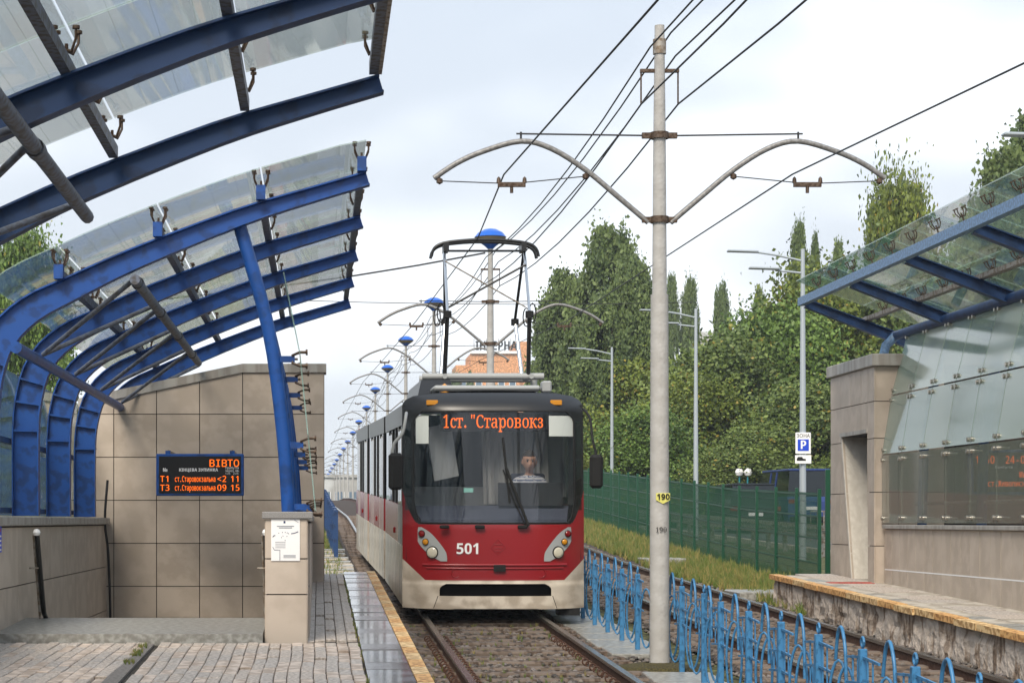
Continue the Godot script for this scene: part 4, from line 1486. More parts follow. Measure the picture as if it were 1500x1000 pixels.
	m.tube(smooth_path([Vector3(-1.2, 2.78, -0.4), Vector3(-1.22, 2.74, 0.0), Vector3(-1.27, 2.5, 0.05), Vector3(-1.38, 2.36, 0.02), Vector3(-1.41, 2.2, 0.0)]), 0.022, 8)
	put(m, "mirror_arm", M.grey_box, mi)
	m = mb()
	m.bevel(Vector3(-1.36, 1.98, 0.0), Vector3(0.2, 0.5, 0.12), 0.04, Basis(Vector3.UP, 0.4))
	put(m, "mirror_case", M.rubber, mi)
	mi = Node3D.new()
	mi.name = "mirror"
	t.add_child(mi, true)
	m = mb()
	m.tube(smooth_path([Vector3(1.24, 2.84, -0.45), Vector3(1.3, 2.7, -0.2), Vector3(1.31, 2.45, -0.05), Vector3(1.36, 2.2, 0.0)]), 0.018, 8)
	put(m, "mirror_arm", M.rubber, mi)
	m = mb()
	m.bevel(Vector3(1.36, 1.98, 0.0), Vector3(0.18, 0.46, 0.12), 0.04)
	put(m, "mirror_case", M.rubber, mi)
	# three body sections
	var secs := [[-0.42, -6.8], [-7.3, -13.4], [-13.9, -20.8]]
	for si in 3:
		var z0: float = secs[si][0]
		var z1: float = secs[si][1]
		for s in [-1, 1]:
			for band in [["lower_panel", 0.13, 0.95, M.cream], ["waist_panel", 0.95, 1.5, M.red], ["top_panel", 2.62, 2.9, M.black]]:
				m = mb()
				side(m, s, band[1], band[2], z0 - (maxf(0.0, band[2] - 1.25) * 0.1 if si == 0 else 0.0) - (1.5 if si == 0 and band[0] == "waist_panel" else 0.0), z1, 0.0)
				put(m, band[0], band[3], t)
			var nw := 5
			for k in nw:
				var a := lerpf(z0 - 0.2, z1, float(k) / nw)
				var b := lerpf(z0 - 0.2, z1, float(k + 1) / nw)
				m = mb()
				side(m, s, 1.5, 2.62, a - 0.0, a - 0.14, 0.0)
				put(m, "window_pillar", M.black, t)
				m = mb()
				side(m, s, 1.5, 2.62, a - 0.14, b, -0.02)
				put(m, "window", M.side_glass, t)
				if k in [0, 3]:
					var door := Node3D.new()
					door.name = "door"
					t.add_child(door, true)
					for w in 2:
						var da := a - 0.16 - w * 0.56
						m = mb()
						side(m, s, 1.52, 2.55, da, da - 0.52, 0.003)
						put(m, "leaf", M.side_glass, door)
						m = mb()
						side(m, s, 0.25, 2.58, da + 0.02, da - 0.0, 0.006)
						side(m, s, 0.25, 2.58, da - 0.52, da - 0.54, 0.006)
						put(m, "frame", M.grey_box, door)
			if si == 0:
				m = mb()
				side(m, s, 0.95, 1.5, z0 - 0.03, z0 - 1.5, -0.004)
				put(m, "cab_side_panel", M.black, t)
			m = mb()
			m.bevel(Vector3(s * 1.27 + shift(z0 - 2.0), 1.1, z0 - 2.6), Vector3(0.03, 0.09, 0.12), 0.008)
			put(m, "side_lamp", M.lens_red, t)
		m = mb()   # floor, ends
		m.box(Vector3(shift((z0 + z1) / 2), 0.55, (z0 + z1) / 2 - 0.1), Vector3(2.3, 0.5, z0 - z1 - 0.6))
		put(m, "underframe", M.under, t)
		m = mb()   # roof
		for i in 6:
			for k in 14:
				var p := []
				for q in [[0, 0], [1, 0], [1, 1], [0, 1]]:
					var z := lerpf(z0 - (0.26 if si == 0 else 0.0), z1, (i + q[0]) / 6.0)
					var u := lerpf(-1.0, 1.0, (k + q[1]) / 14.0)
					p.append(Vector3(u * 1.25 + shift(z), 2.9 + 0.2 * (1 - pow(absf(u), 3.0)), z))
				m.face(p[0], p[1], p[2], p[3], Vector3(0, 0, p[0].z))
		put(m, "roof", M.tram_roof, t)
		if si < 2:
			m = mb()
			for k in 5: m.box(Vector3(shift(z1), 1.6, z1 - 0.05 - k * 0.1), Vector3(2.36 + 0.08 * (k % 2), 2.6, 0.1))
			put(m, "bellows", M.rubber, t)
		for zz in [z0 - 1.6, z0 - 3.4]:
			for s in [-1, 1]:
				m = mb()
				m.lathe(Vector3(s * 0.72 + shift(zz), 0.33, zz), [[0.0, 0.0], [0.31, 0.0], [0.35, 0.02], [0.35, 0.06], [0.31, 0.1], [0.0, 0.1]], 20, Vector3(s, 0, 0))
				put(m, "wheel", M.rail_side, t)
	m = mb()
	m.box(Vector3(shift(-20.9), 1.7, -20.85), Vector3(2.4, 2.5, 0.06))
	put(m, "rear_panel", M.red, t)
	# roof gear and pantograph
	m = mb()
	m.bevel(Vector3(-0.05, 3.14, -1.3), Vector3(1.5, 0.08, 0.9), 0.03)
	put(m, "roof_hatch", M.grey_box, t)
	m = mb()
	m.bevel(Vector3(0.78, 3.16, -0.95), Vector3(0.13, 0.16, 0.3), 0.02)
	put(m, "roof_box", M.grey_box, t)
	m = mb()
	m.hexa([Vector3(-1.0, 2.98, -1.6), Vector3(-0.45, 3.05, -1.6), Vector3(-0.45, 3.05, -6.0), Vector3(-1.0, 2.98, -6.0), Vector3(-0.92, 3.3, -1.9), Vector3(-0.5, 3.3, -1.9), Vector3(-0.5, 3.3, -6.0), Vector3(-0.92, 3.3, -6.0)])
	put(m, "equipment_box", M.black, t)
	m = mb()
	m.lathe(Vector3(-0.64, 3.08, -0.95), [[0.07, 0.0], [0.07, 0.03], [0.04, 0.06], [0.045, 0.1], [0.0, 0.13]], 12)
	put(m, "beacon", M.lens_amber, t)
	var pg := Node3D.new()
	pg.name = "pantograph"
	t.add_child(pg, true)
	pg.position = Vector3(0.08, 0, -2.6)
	m = mb()
	m.rod(Vector3(-0.95, 3.38, 0), Vector3(0.85, 3.38, 0), 0.05, 8)
	m.rod(Vector3(-0.95, 3.38, -0.9), Vector3(0.85, 3.38, -0.9), 0.05, 8)
	m.rod(Vector3(-0.62, 3.38, 0.1), Vector3(-0.62, 3.38, -1.0), 0.04, 8)
	m.rod(Vector3(0.66, 3.38, 0.1), Vector3(0.66, 3.38, -1.0), 0.04, 8)
	for x in [-0.8, 0.75]: m.rod(Vector3(x, 3.05, -0.45), Vector3(x, 3.36, -0.45), 0.05, 8)
	put(m, "base_frame", M.grey_box, pg)
	for q in [[0.0, M.black, M.chrome, 0.0], [-0.9, M.chrome, M.black, -0.06]]:
		for s in [-1, 1]:
			m = mb()
			m.rod(Vector3(s * 0.62, 3.38, q[0]), Vector3(s * 0.6 + q[3] * s, 4.3, q[0] + (0.35 if q[0] == 0.0 else -0.35)), 0.032, 8)
			put(m, "lower_arm", q[1], pg)
			m = mb()
			m.rod(Vector3(s * 0.6 + q[3] * s, 4.3, q[0] + (0.35 if q[0] == 0.0 else -0.35)), Vector3(s * 0.6, 5.32, -0.45), 0.022, 8)
			put(m, "upper_arm", q[2], pg)
			m = mb()
			m.lathe(Vector3(s * 0.6 + q[3] * s, 4.27, q[0] + (0.35 if q[0] == 0.0 else -0.35)), [[0.0, -0.06], [0.06, -0.05], [0.06, 0.05], [0.0, 0.06]], 10)
			put(m, "elbow_joint", M.rubber, pg)
			m = mb()
			m.ring(Vector3(s * 0.68, 4.32, q[0]), Vector3(0.05, 0, 0), Vector3(0, 0.14, 0), 0.01, 12, 5)
			put(m, "cable_loop", M.rubber, pg)
	for q in [[-0.6, 0.6, 5.1, 4.42, 0.012, M.galvan], [-0.58, 0.6, 4.4, 5.05, 0.018, M.black]]:
		m = mb()
		m.rod(Vector3(q[0], q[2], -0.2), Vector3(q[1], q[3], -0.2), q[4], 6)
		put(m, "cross_brace", q[5], pg)
	for zz in [-0.3, -0.6]:
		m = mb()
		m.tube(smooth_path([Vector3(-0.8, 5.18, zz), Vector3(-0.76, 5.3, zz), Vector3(-0.62, 5.38, zz), Vector3(-0.3, 5.42, zz), Vector3(0, 5.43, zz), Vector3(0.3, 5.42, zz), Vector3(0.62, 5.38, zz), Vector3(0.76, 5.3, zz), Vector3(0.8, 5.18, zz)], 3), 0.026, 6)
		put(m, "collector_bow", M.black, pg)
	m = mb()
	m.rod(Vector3(-0.6, 5.28, -0.45), Vector3(0.6, 5.28, -0.45), 0.018, 6)
	for s in [-0.58, 0.58]: m.box(Vector3(s, 5.32, -0.45), Vector3(0.08, 0.12, 0.4))
	put(m, "head_frame", M.black, pg)
	driver(at + Vector3(0.6, 0.02, -1.42))

func side(m: MB, s: int, y0: float, y1: float, z0: float, z1: float, push: float):   # upright panel on the flank
	var p := []
	for q in [[y0, z0], [y0, z1], [y1, z1], [y1, z0]]:
		p.append(Vector3(s * (1.25 + push) + shift(q[1]), q[0], q[1]))
	var inn := Vector3(-s * 0.03, 0, 0)
	m.hexa([p[0], p[1], p[1] + inn, p[0] + inn, p[3], p[2], p[2] + inn, p[3] + inn])
func span_v(a: Vector3, b: Vector3, n: int) -> Array:
	var r := []
	for i in n + 1:
		var p := a.lerp(b, float(i) / n)
		r.append(Vector3(p.x, p.y, front_z(p.x, p.y) + 0.002))
	return r

# a figure from joints: capsules joined by a smooth minimum, meshed as surface nets
func figure(bones: Array, cell: float, colour: Callable) -> MB:
	var lo := Vector3.INF
	var hi := -Vector3.INF
	for b in bones:
		for e in 2:
			var r: Vector3 = Vector3.ONE * (b[2 + e] + cell * 2.5)
			lo = lo.min(b[e] - r)
			hi = hi.max(b[e] + r)
	var n := Vector3i(((hi - lo) / cell).ceil()) + Vector3i.ONE
	var f := PackedFloat32Array()
	f.resize(n.x * n.y * n.z)
	for k in n.z:
		for j in n.y:
			for i in n.x:
				var p := lo + Vector3(i, j, k) * cell
				var d := 9.0
				for b in bones:
					var ab: Vector3 = b[1] - b[0]
					var t: float = clampf((p - b[0]).dot(ab) / maxf(ab.length_squared(), 1e-6), 0, 1)
					var e: float = p.distance_to(b[0] + ab * t) - lerpf(b[2], b[3], t)
					var h: float = maxf(0.04 - absf(d - e), 0.0) / 0.04
					d = minf(d, e) - h * h * 0.01
				f[(k * n.y + j) * n.x + i] = d
	var vert := {}
	for k in n.z - 1:
		for j in n.y - 1:
			for i in n.x - 1:
				var sum := Vector3.ZERO
				var c := 0
				for ed in [[0, 1], [2, 3], [4, 5], [6, 7], [0, 2], [1, 3], [4, 6], [5, 7], [0, 4], [1, 5], [2, 6], [3, 7]]:
					var a := Vector3i(i + (ed[0] & 1), j + ((ed[0] >> 1) & 1), k + (ed[0] >> 2))
					var b2 := Vector3i(i + (ed[1] & 1), j + ((ed[1] >> 1) & 1), k + (ed[1] >> 2))
					var fa := f[(a.z * n.y + a.y) * n.x + a.x]
					var fb := f[(b2.z * n.y + b2.y) * n.x + b2.x]
					if (fa < 0) != (fb < 0):
						sum += Vector3(a).lerp(Vector3(b2), fa / (fa - fb))
						c += 1
				if c: vert[Vector3i(i, j, k)] = lo + sum / c * cell
	var m := mb()
	var g := func(p: Vector3) -> Vector3:
		var q := Vector3i(((p - lo) / cell).round()).clamp(Vector3i.ONE, n - Vector3i(2, 2, 2))
		var at := func(x, y, z): return f[(z * n.y + y) * n.x + x]
		return Vector3(at.call(q.x + 1, q.y, q.z) - at.call(q.x - 1, q.y, q.z), at.call(q.x, q.y + 1, q.z) - at.call(q.x, q.y - 1, q.z), at.call(q.x, q.y, q.z + 1) - at.call(q.x, q.y, q.z - 1)).normalized()
	for key in vert:
		for ax in 3:
			var u := Vector3i.ZERO
			var w := Vector3i.ZERO
			u[(ax + 1) % 3] = 1
			w[(ax + 2) % 3] = 1
			var st := Vector3i.ZERO
			st[ax] = 1
			var a: Vector3i = key
			var b3: Vector3i = key + st
			if b3.x >= n.x or b3.y >= n.y or b3.z >= n.z: continue
			var fa := f[(a.z * n.y + a.y) * n.x + a.x]
			var fb := f[(b3.z * n.y + b3.y) * n.x + b3.x]
			if (fa < 0) == (fb < 0): continue
			if not (vert.has(key - u) and vert.has(key - w) and vert.has(key - u - w)): continue
			var q := [vert[key], vert[key - u], vert[key - u - w], vert[key - w]]
			m.tint = colour.call((q[0] + q[2]) / 2)
			var nn := [g.call(q[0]), g.call(q[1]), g.call(q[2]), g.call(q[3])]
			m.tri(q[0], q[1], q[2], nn[0], nn[1], nn[2])
			m.tri(q[0], q[2], q[3], nn[0], nn[2], nn[3])
	return m

func driver(at: Vector3):
	var p := thing("person", "seated tram driver in striped white shirt behind the windscreen", "person", at)
	var bones := []
	var V := func(x, y, z): return Vector3(x, y, z)
	bones.append([V.call(0, 1.4, 0), V.call(0, 1.66, 0.02), 0.16, 0.17])
	bones.append([V.call(-0.13, 1.84, 0.02), V.call(0.13, 1.84, 0.02), 0.09, 0.09])
	bones.append([V.call(0, 1.7, 0.02), V.call(0, 1.86, 0.02), 0.17, 0.1])
	bones.append([V.call(0, 1.9, 0.03), V.call(0, 2.02, 0.05), 0.055, 0.055])
	bones.append([V.call(0, 2.1, 0.06), V.call(0, 2.17, 0.05), 0.085, 0.098])
	bones.append([V.call(0, 2.06, 0.1), V.call(0, 2.04, 0.12), 0.05, 0.04])
	bones.append([V.call(0, 2.11, 0.155), V.call(0, 2.085, 0.165), 0.012, 0.018])
	for s in [-1, 1]:
		bones.append([V.call(s * 0.2, 1.82, 0.02), V.call(s * 0.26, 1.56, 0.1), 0.062, 0.05])
		bones.append([V.call(s * 0.26, 1.56, 0.1), V.call(s * 0.2, 1.5, 0.34), 0.048, 0.034])
		bones.append([V.call(s * 0.2, 1.5, 0.34), V.call(s * 0.19, 1.5, 0.43), 0.036, 0.03])
		for k in 4: bones.append([V.call(s * (0.165 + k * 0.017), 1.51, 0.43), V.call(s * (0.165 + k * 0.017), 1.47, 0.49 - absf(k - 1.5) * 0.008), 0.011, 0.009])
		bones.append([V.call(s * 0.165, 1.5, 0.39), V.call(s * 0.14, 1.49, 0.45), 0.013, 0.01])
		bones.append([V.call(s * 0.095, 2.1, 0.04), V.call(s * 0.1, 2.13, 0.035), 0.018, 0.02])
		bones.append([V.call(s * 0.1, 1.36, 0.02), V.call(s * 0.13, 1.38, 0.42), 0.1, 0.07])
		bones.append([V.call(s * 0.13, 1.38, 0.42), V.call(s * 0.13, 0.98, 0.46), 0.065, 0.045])
	var colour := func(q: Vector3) -> Color:
		if q.y > 1.94 or q.z > 0.36 and q.y > 1.44: return Color(0.5, 0.28, 0.19)
		if q.y < 1.42: return Color(0.03, 0.035, 0.06)
		return Color(0.75, 0.76, 0.8) if fmod(q.y * 22.0, 1.0) > 0.35 else Color(0.16, 0.2, 0.34)
	put(figure(bones, 0.02, colour), "body", vertex_mat(0.8), p)
	var dark := func(_q): return Color(0.03, 0.02, 0.015)
	put(figure([[Vector3(0, 2.2, 0.03), Vector3(0, 2.22, 0.06), 0.1, 0.085], [Vector3(0, 2.12, -0.01), Vector3(0, 2.18, 0.0), 0.09, 0.1]], 0.02, dark), "hair", vertex_mat(0.8), p)
	var em := mb()
	for s in [-1, 1]:
		em.lathe(Vector3(s * 0.035, 2.135, 0.142), [[0.0, -0.01], [0.013, 0.0], [0.0, 0.01]], 8, Vector3(0, 0, 1))
		em.box(Vector3(s * 0.035, 2.16, 0.148), Vector3(0.04, 0.007, 0.01))
	em.box(Vector3(0, 2.045, 0.156), Vector3(0.05, 0.008, 0.01))
	put(em, "face_features", M.hair, p)

# ------------------------------------------------------------------ catenary poles and wires
const ARM := [[0.12, 4.8], [0.45, 5.08], [0.8, 5.37], [1.17, 5.6], [1.5, 5.68], [1.91, 5.57], [2.2, 5.44], [2.44, 5.28]]
func make_pole(lamp: bool, label: String, group: String) -> Node3D:
	var p := thing("catenary_pole", label, "pole", Vector3.ZERO, group)
	p.set_meta("base", "catenary_pole")
	var m := mb()
	m.tube([Vector3(0, 4.0, 0), Vector3(0, 5.5, 0), Vector3(0, 6.93, 0)], [0.08, 0.07, 0.053], 16)
	put(m, "upper_mast", M.pole, p)
	m = mb()
	m.tube([Vector3(0, -0.3, 0), Vector3(0, 4.02, 0)], [0.11, 0.096], 16)
	put(m, "lower_mast", M.pole, p)
	for h in [4.83, 5.74]:
		m = mb()
		m.lathe(Vector3(0, h, 0), [[0.09, -0.035], [0.1, -0.035], [0.1, 0.035], [0.09, 0.035]], 14)
		for s in [-1, 1]: m.box(Vector3(s * 0.14, h, 0), Vector3(0.1, 0.06, 0.05))
		put(m, "collar", M.bronze, p)
	for s in [-1, 1]:
		var path := []
		for q in ARM: path.append(Vector3(s * q[0], q[1], 0))
		m = mb()
		m.tube(smooth_path(path, 4), 0.03, 8)
		put(m, "arm", M.arm, p)
		m = mb()
		m.rod(Vector3(s * 0.15, 5.74, 0), Vector3(s * 1.55, 5.76, 0), 0.01, 5)
		m.rod(Vector3(s * 1.5, 5.68, 0), Vector3(s * 1.5, 5.78, 0), 0.012, 5)
		put(m, "tie_rod", M.wire, p)
		m = mb()
		m.rod(Vector3(s * 0.8, 5.3, 0), Vector3(s * 1.6, 5.22, 0), 0.006, 4)
		m.rod(Vector3(s * 1.6, 5.22, 0), Vector3(s * 2.38, 5.25, 0), 0.006, 4)
		put(m, "span_wire", M.wire, p)
		m = mb()
		m.box(Vector3(s * 1.6, 5.21, 0), Vector3(0.3, 0.05, 0.04))
		m.rod(Vector3(s * 1.6, 5.2, 0), Vector3(s * 1.6, 5.12, 0), 0.02, 6)
		for e in [-0.14, 0.14]: m.lathe(Vector3(s * 1.6 + e, 5.22, 0), [[0.0, 0.0], [0.025, 0.01], [0.02, 0.06], [0.0, 0.08]], 8)
		put(m, "wire_clamp", M.bronze, p)
		for q in [[0.8, 5.3], [2.38, 5.25]]:
			m = mb()
			m.lathe(Vector3(s * q[0], q[1], 0), [[0.0, -0.04], [0.035, -0.02], [0.035, 0.02], [0.0, 0.04]], 8)
			put(m, "insulator", M.bronze, p)
	m = mb()
	m.box(Vector3(0, 6.44, 0), Vector3(0.42, 0.035, 0.05))
	for s in [-0.2, 0.2]: m.rod(Vector3(s, 6.44, 0), Vector3(s, 6.08, 0), 0.01, 6)
	put(m, "cross_arm", M.bronze, p)
	if lamp:
		m = mb()
		m.lathe(Vector3(0, 7.12, 0), [[0.35, 0.01], [0.27, 0.11], [0.14, 0.18], [0.0, 0.205]], 20)
		put(m, "lamp_dome", M.saucer, p)
		m = mb()
		m.lathe(Vector3(0, 7.12, 0), [[0.34, 0.0], [0.3, -0.05], [0.2, -0.12]], 20)
		put(m, "lamp_bowl", M.saucer_low, p)
		m = mb()
		m.lathe(Vector3(0, 7.12, 0), [[0.21, -0.115], [0.12, -0.18], [0.06, -0.24]], 16)
		put(m, "lamp_neck", M.saucer, p)
	else:
		m = mb()
		m.lathe(Vector3(0, 6.72, 0), [[0.06, -0.1], [0.072, -0.1], [0.072, 0.06], [0.06, 0.06]], 12)
		put(m, "top_band", M.galvan, p)
	return p

func pole_at(k: int) -> Vector3:
	var d := 22.14 * k
	return Vector3(pole_x(d), rail_y(d) - 0.12, -d)

func catenary():
	var first := make_pole(false, "grey concrete pole with curved arms and yellow number plate beside the blue railing", "")
	first.position = pole_at(1)
	var m := mb()
	m.slab([Vector2(-0.075, 0.045), Vector2(0.075, 0.045), Vector2(0.075, -0.03), Vector2(0.0, -0.07), Vector2(-0.075, -0.03)], Vector3(0.02, 1.83, 0.1), Vector3.RIGHT, Vector3.UP, Vector3(0, 0, 0.012))
	put(m, "number_plate", mat(Color(0.82, 0.8, 0.42), 0.6), first)
	lettering("190", 0.085, M.rubber, "lettering", first, Vector3(0.02, 1.835, 0.12), "Droid Sans", true, 0.004, HORIZONTAL_ALIGNMENT_CENTER)
	lettering("190", 0.075, M.rubber, "lettering", first, Vector3(0.0, 1.48, 0.113), "Droid Serif", false, 0.004, HORIZONTAL_ALIGNMENT_CENTER)
	var proto: Node3D = null
	for k in range(2, 19):
		if proto == null:
			proto = make_pole(true, "concrete pole with curved arms topped by a blue saucer lamp", "poles with saucer lamps along the track")
			proto.position = pole_at(k)
		else: copy(proto, pole_at(k))
	# wires
	var near := Vector3(3.66, rail_y(-6.0) - 0.1, 6.0)
	for q in [[-0.1, 6.7, "uppermost feeder cable on the track side of the poles"], [0.17, 6.6, "upper feeder cable on the platform side of the poles"], [-0.2, 6.08, "lower feeder cable under the cross arms, towards the tram"], [0.2, 6.08, "lower feeder cable under the cross arms, towards the far platform"], [0.12, 6.85, "thin top cable running from pole to pole"]]:
		m = mb()
		var prev := near + Vector3(q[0] * 2.0, q[1], 0)
		for k in range(1, 15):
			var nx := pole_at(k) + Vector3(q[0], q[1], 0)
			var seg := []
			for j in 7:
				var f := j / 6.0
				seg.append(prev.lerp(nx, f) - Vector3(0, 0.55 * 4 * f * (1 - f) * 0.5, 0))
			m.tube(seg, 0.0105, 5, false)
			prev = nx
		tag(put(m, "feeder_cable", M.wire), q[2], "cable")
	for q in [[0, "contact wire over the tram's pantograph"], [1, "contact wire over the track by the far platform"]]:
		m = mb()
		var pts := []
		if q[0] == 0: pts = [[-6.0, 2.4], [13.8, 2.3], [22.14, 2.0], [30.4, 2.36], [44.28, 2.1], [66.4, 2.1], [88.5, 1.9], [133.0, 1.6], [200.0, 1.0]]
		else: pts = [[-6.0, 6.1], [16.07, 5.53], [22.14, 5.12], [44.28, 5.36], [66.4, 5.3], [88.5, 5.3], [133.0, 5.1], [200.0, 4.6]]
		var path := []
		for e in pts: path.append(Vector3(e[1], rail_y(e[0]) + (5.2 if e[0] < 25.0 or e[0] > 35.0 else 5.44), -e[0]))
		m.tube(path, 0.0095, 5, false)
		tag(put(m, "contact_wire", M.wire), q[1], "wire")
	for q in [[Vector3(-8.0, 6.2, -44.0), Vector3(3.6, 7.5, -44.3), "cable from the left anchored to the second pole", 0.02], [Vector3(-9.0, 8.6, -60.0), Vector3(11.9, 8.6, -64.6), "thin cable crossing to the street lamp", 0.012]]:
		m = mb()
		var seg2 := []
		for j in 9:
			var f := j / 8.0
			seg2.append(q[0].lerp(q[1], f) - Vector3(0, 1.0 * f * (1 - f), 0))
		m.tube(seg2, q[3], 5)
		tag(put(m, "crossing_cable", M.wire), q[2], "cable")

# ------------------------------------------------------------------ railing between the tracks, mesh fence
func blue_fence():
	var u := thing("blue_railing", "blue painted railing section with post, grid and hanging loops", "railing", Vector3.ZERO, "blue railing sections between the tracks")
	u.set_meta("base", "blue_railing")
	var m := mb()
	m.bevel(Vector3(0, 0.42, 0), Vector3(0.055, 1.0, 0.055), 0.006)
	put(m, "post", M.blue_fence, u)
	m = mb()
	m.ring(Vector3(0, 0.965, 0), Vector3(0, 0, 0.035), Vector3(0, 0.035, 0), 0.01, 14, 6)
	put(m, "ring_finial", M.blue_fence, u)
	for s in [-1, 1]:
		for y in [0.86, 0.68, 0.52]:
			m = mb()
			m.bar(Vector3(0, y, s * 0.03), Vector3(0, y - 0.02, s * 0.42), 0.016, 0.018)
			put(m, "rail", M.blue_fence, u)
		for k in 2:
			m = mb()
			m.bar(Vector3(0, 0.86, s * (0.13 + k * 0.13)), Vector3(0, 0.5, s * (0.13 + k * 0.13)), 0.011, 0.011, Vector3.RIGHT)
			put(m, "bar", M.blue_fence, u)
		m = mb()
		m.ring(Vector3(0.02, 0.42, s * 0.52), Vector3(0.06, 0, 0.05), Vector3(0, 0.34, 0), 0.011, 20, 6)
		put(m, "loop", M.blue_fence, u)
	m = mb()
	m.tube(smooth_path([Vector3(0, 0.55, -0.44), Vector3(0, 0.85, -0.46), Vector3(0, 1.0, -0.53), Vector3(0, 1.04, -0.6), Vector3(0, 0.98, -0.68), Vector3(0, 0.8, -0.74)], 4), 0.013, 6)
	put(m, "arch", M.blue_fence, u)
	var first := true
	for i in 19:
		var d := 10.4 + i * 1.25
		if absf(d - 22.14) < 0.4: d -= 0.3
		var at := Vector3(3.76 if d < 20.0 or d > 24.0 else 3.84, rail_y(d) - 0.14, -d)
		if first: u.position = at
		else: copy(u, at)
		first = false
	# slabs under the railing
	var root := setting_node("walkway", "row of pale concrete slabs under the blue railing")
	var sm := mb()
	sm.bevel(Vector3(0, -0.03, 0), Vector3(0.72, 0.06, 0.97), 0.01)
	var shared := sm.mesh(M.slab)
	for i in 26:
		var d := 9.0 + i * 1.0
		if absf(d - 22.4) < 0.8: continue
		var o := put(shared, "slab", null, root)
		o.position = Vector3(3.72 + rng.randf_range(-0.03, 0.03), rail_y(d) - 0.11, -d)
		o.rotation = Vector3(0.026 + rng.randf_range(-0.01, 0.01), rng.randf_range(-0.03, 0.03), rng.randf_range(-0.015, 0.015))
	m = mb()
	m.lathe(Vector3(3.66, rail_y(22.14) - 0.16, -22.14), [[0.5, 0.0], [0.42, 0.05], [0.14, 0.09]], 14)
	put(m, "moss", M.moss, root)

func green_fence():
	var f := thing("mesh_fence", "tall green wire mesh fence along the street with close posts", "fence")
	var pm := mb()
	pm.bevel(Vector3(0, 0.85, 0), Vector3(0.06, 1.9, 0.06), 0.006)
	var post := pm.mesh(M.green)
	var wm := mb()
	for k in 34: wm.box(Vector3(0, 0.88, -0.03 - (k + 0.5) * 0.05), Vector3(0.005, 1.7, 0.005))
	for y in [0.06, 0.45, 0.9, 1.3, 1.7]:
		wm.box(Vector3(0.012, y, -0.875), Vector3(0.03, 0.03, 1.7))
	for k in 8: wm.box(Vector3(0, 0.1 + k * 0.21, -0.875), Vector3(0.006, 0.006, 1.7))
	var wires := wm.mesh(M.green)
	var sm := mb()
	sm.box(Vector3(0.02, 0.88, -0.875), Vector3(0.002, 1.7, 1.7))
	var sheet := sm.mesh(M.green_mesh)
	for i in 44:
		var d := 36.8 + i * 1.75
		var y := ground_y(9.0, d) + 0.05
		var o := put(post, "post", null, f)
		o.position = Vector3(9.0, y, -d)
		for q in [[wires, "wire_panel"], [sheet, "privacy_mesh"]]:
			var w := put(q[0], q[1], null, f)
			w.position = Vector3(9.0, y, -d)
			w.rotation.x = atan2(ground_y(9.0, d + 1.75) - ground_y(9.0, d), 1.75)
	var g := mb()
	for x in [0.0, 0.32]: g.bevel(Vector3(9.0 + x, ground_y(9.0, 36.2) + 1.05, -36.2), Vector3(0.08, 2.3, 0.08), 0.008)
	put(g, "gate_post", M.green, f)

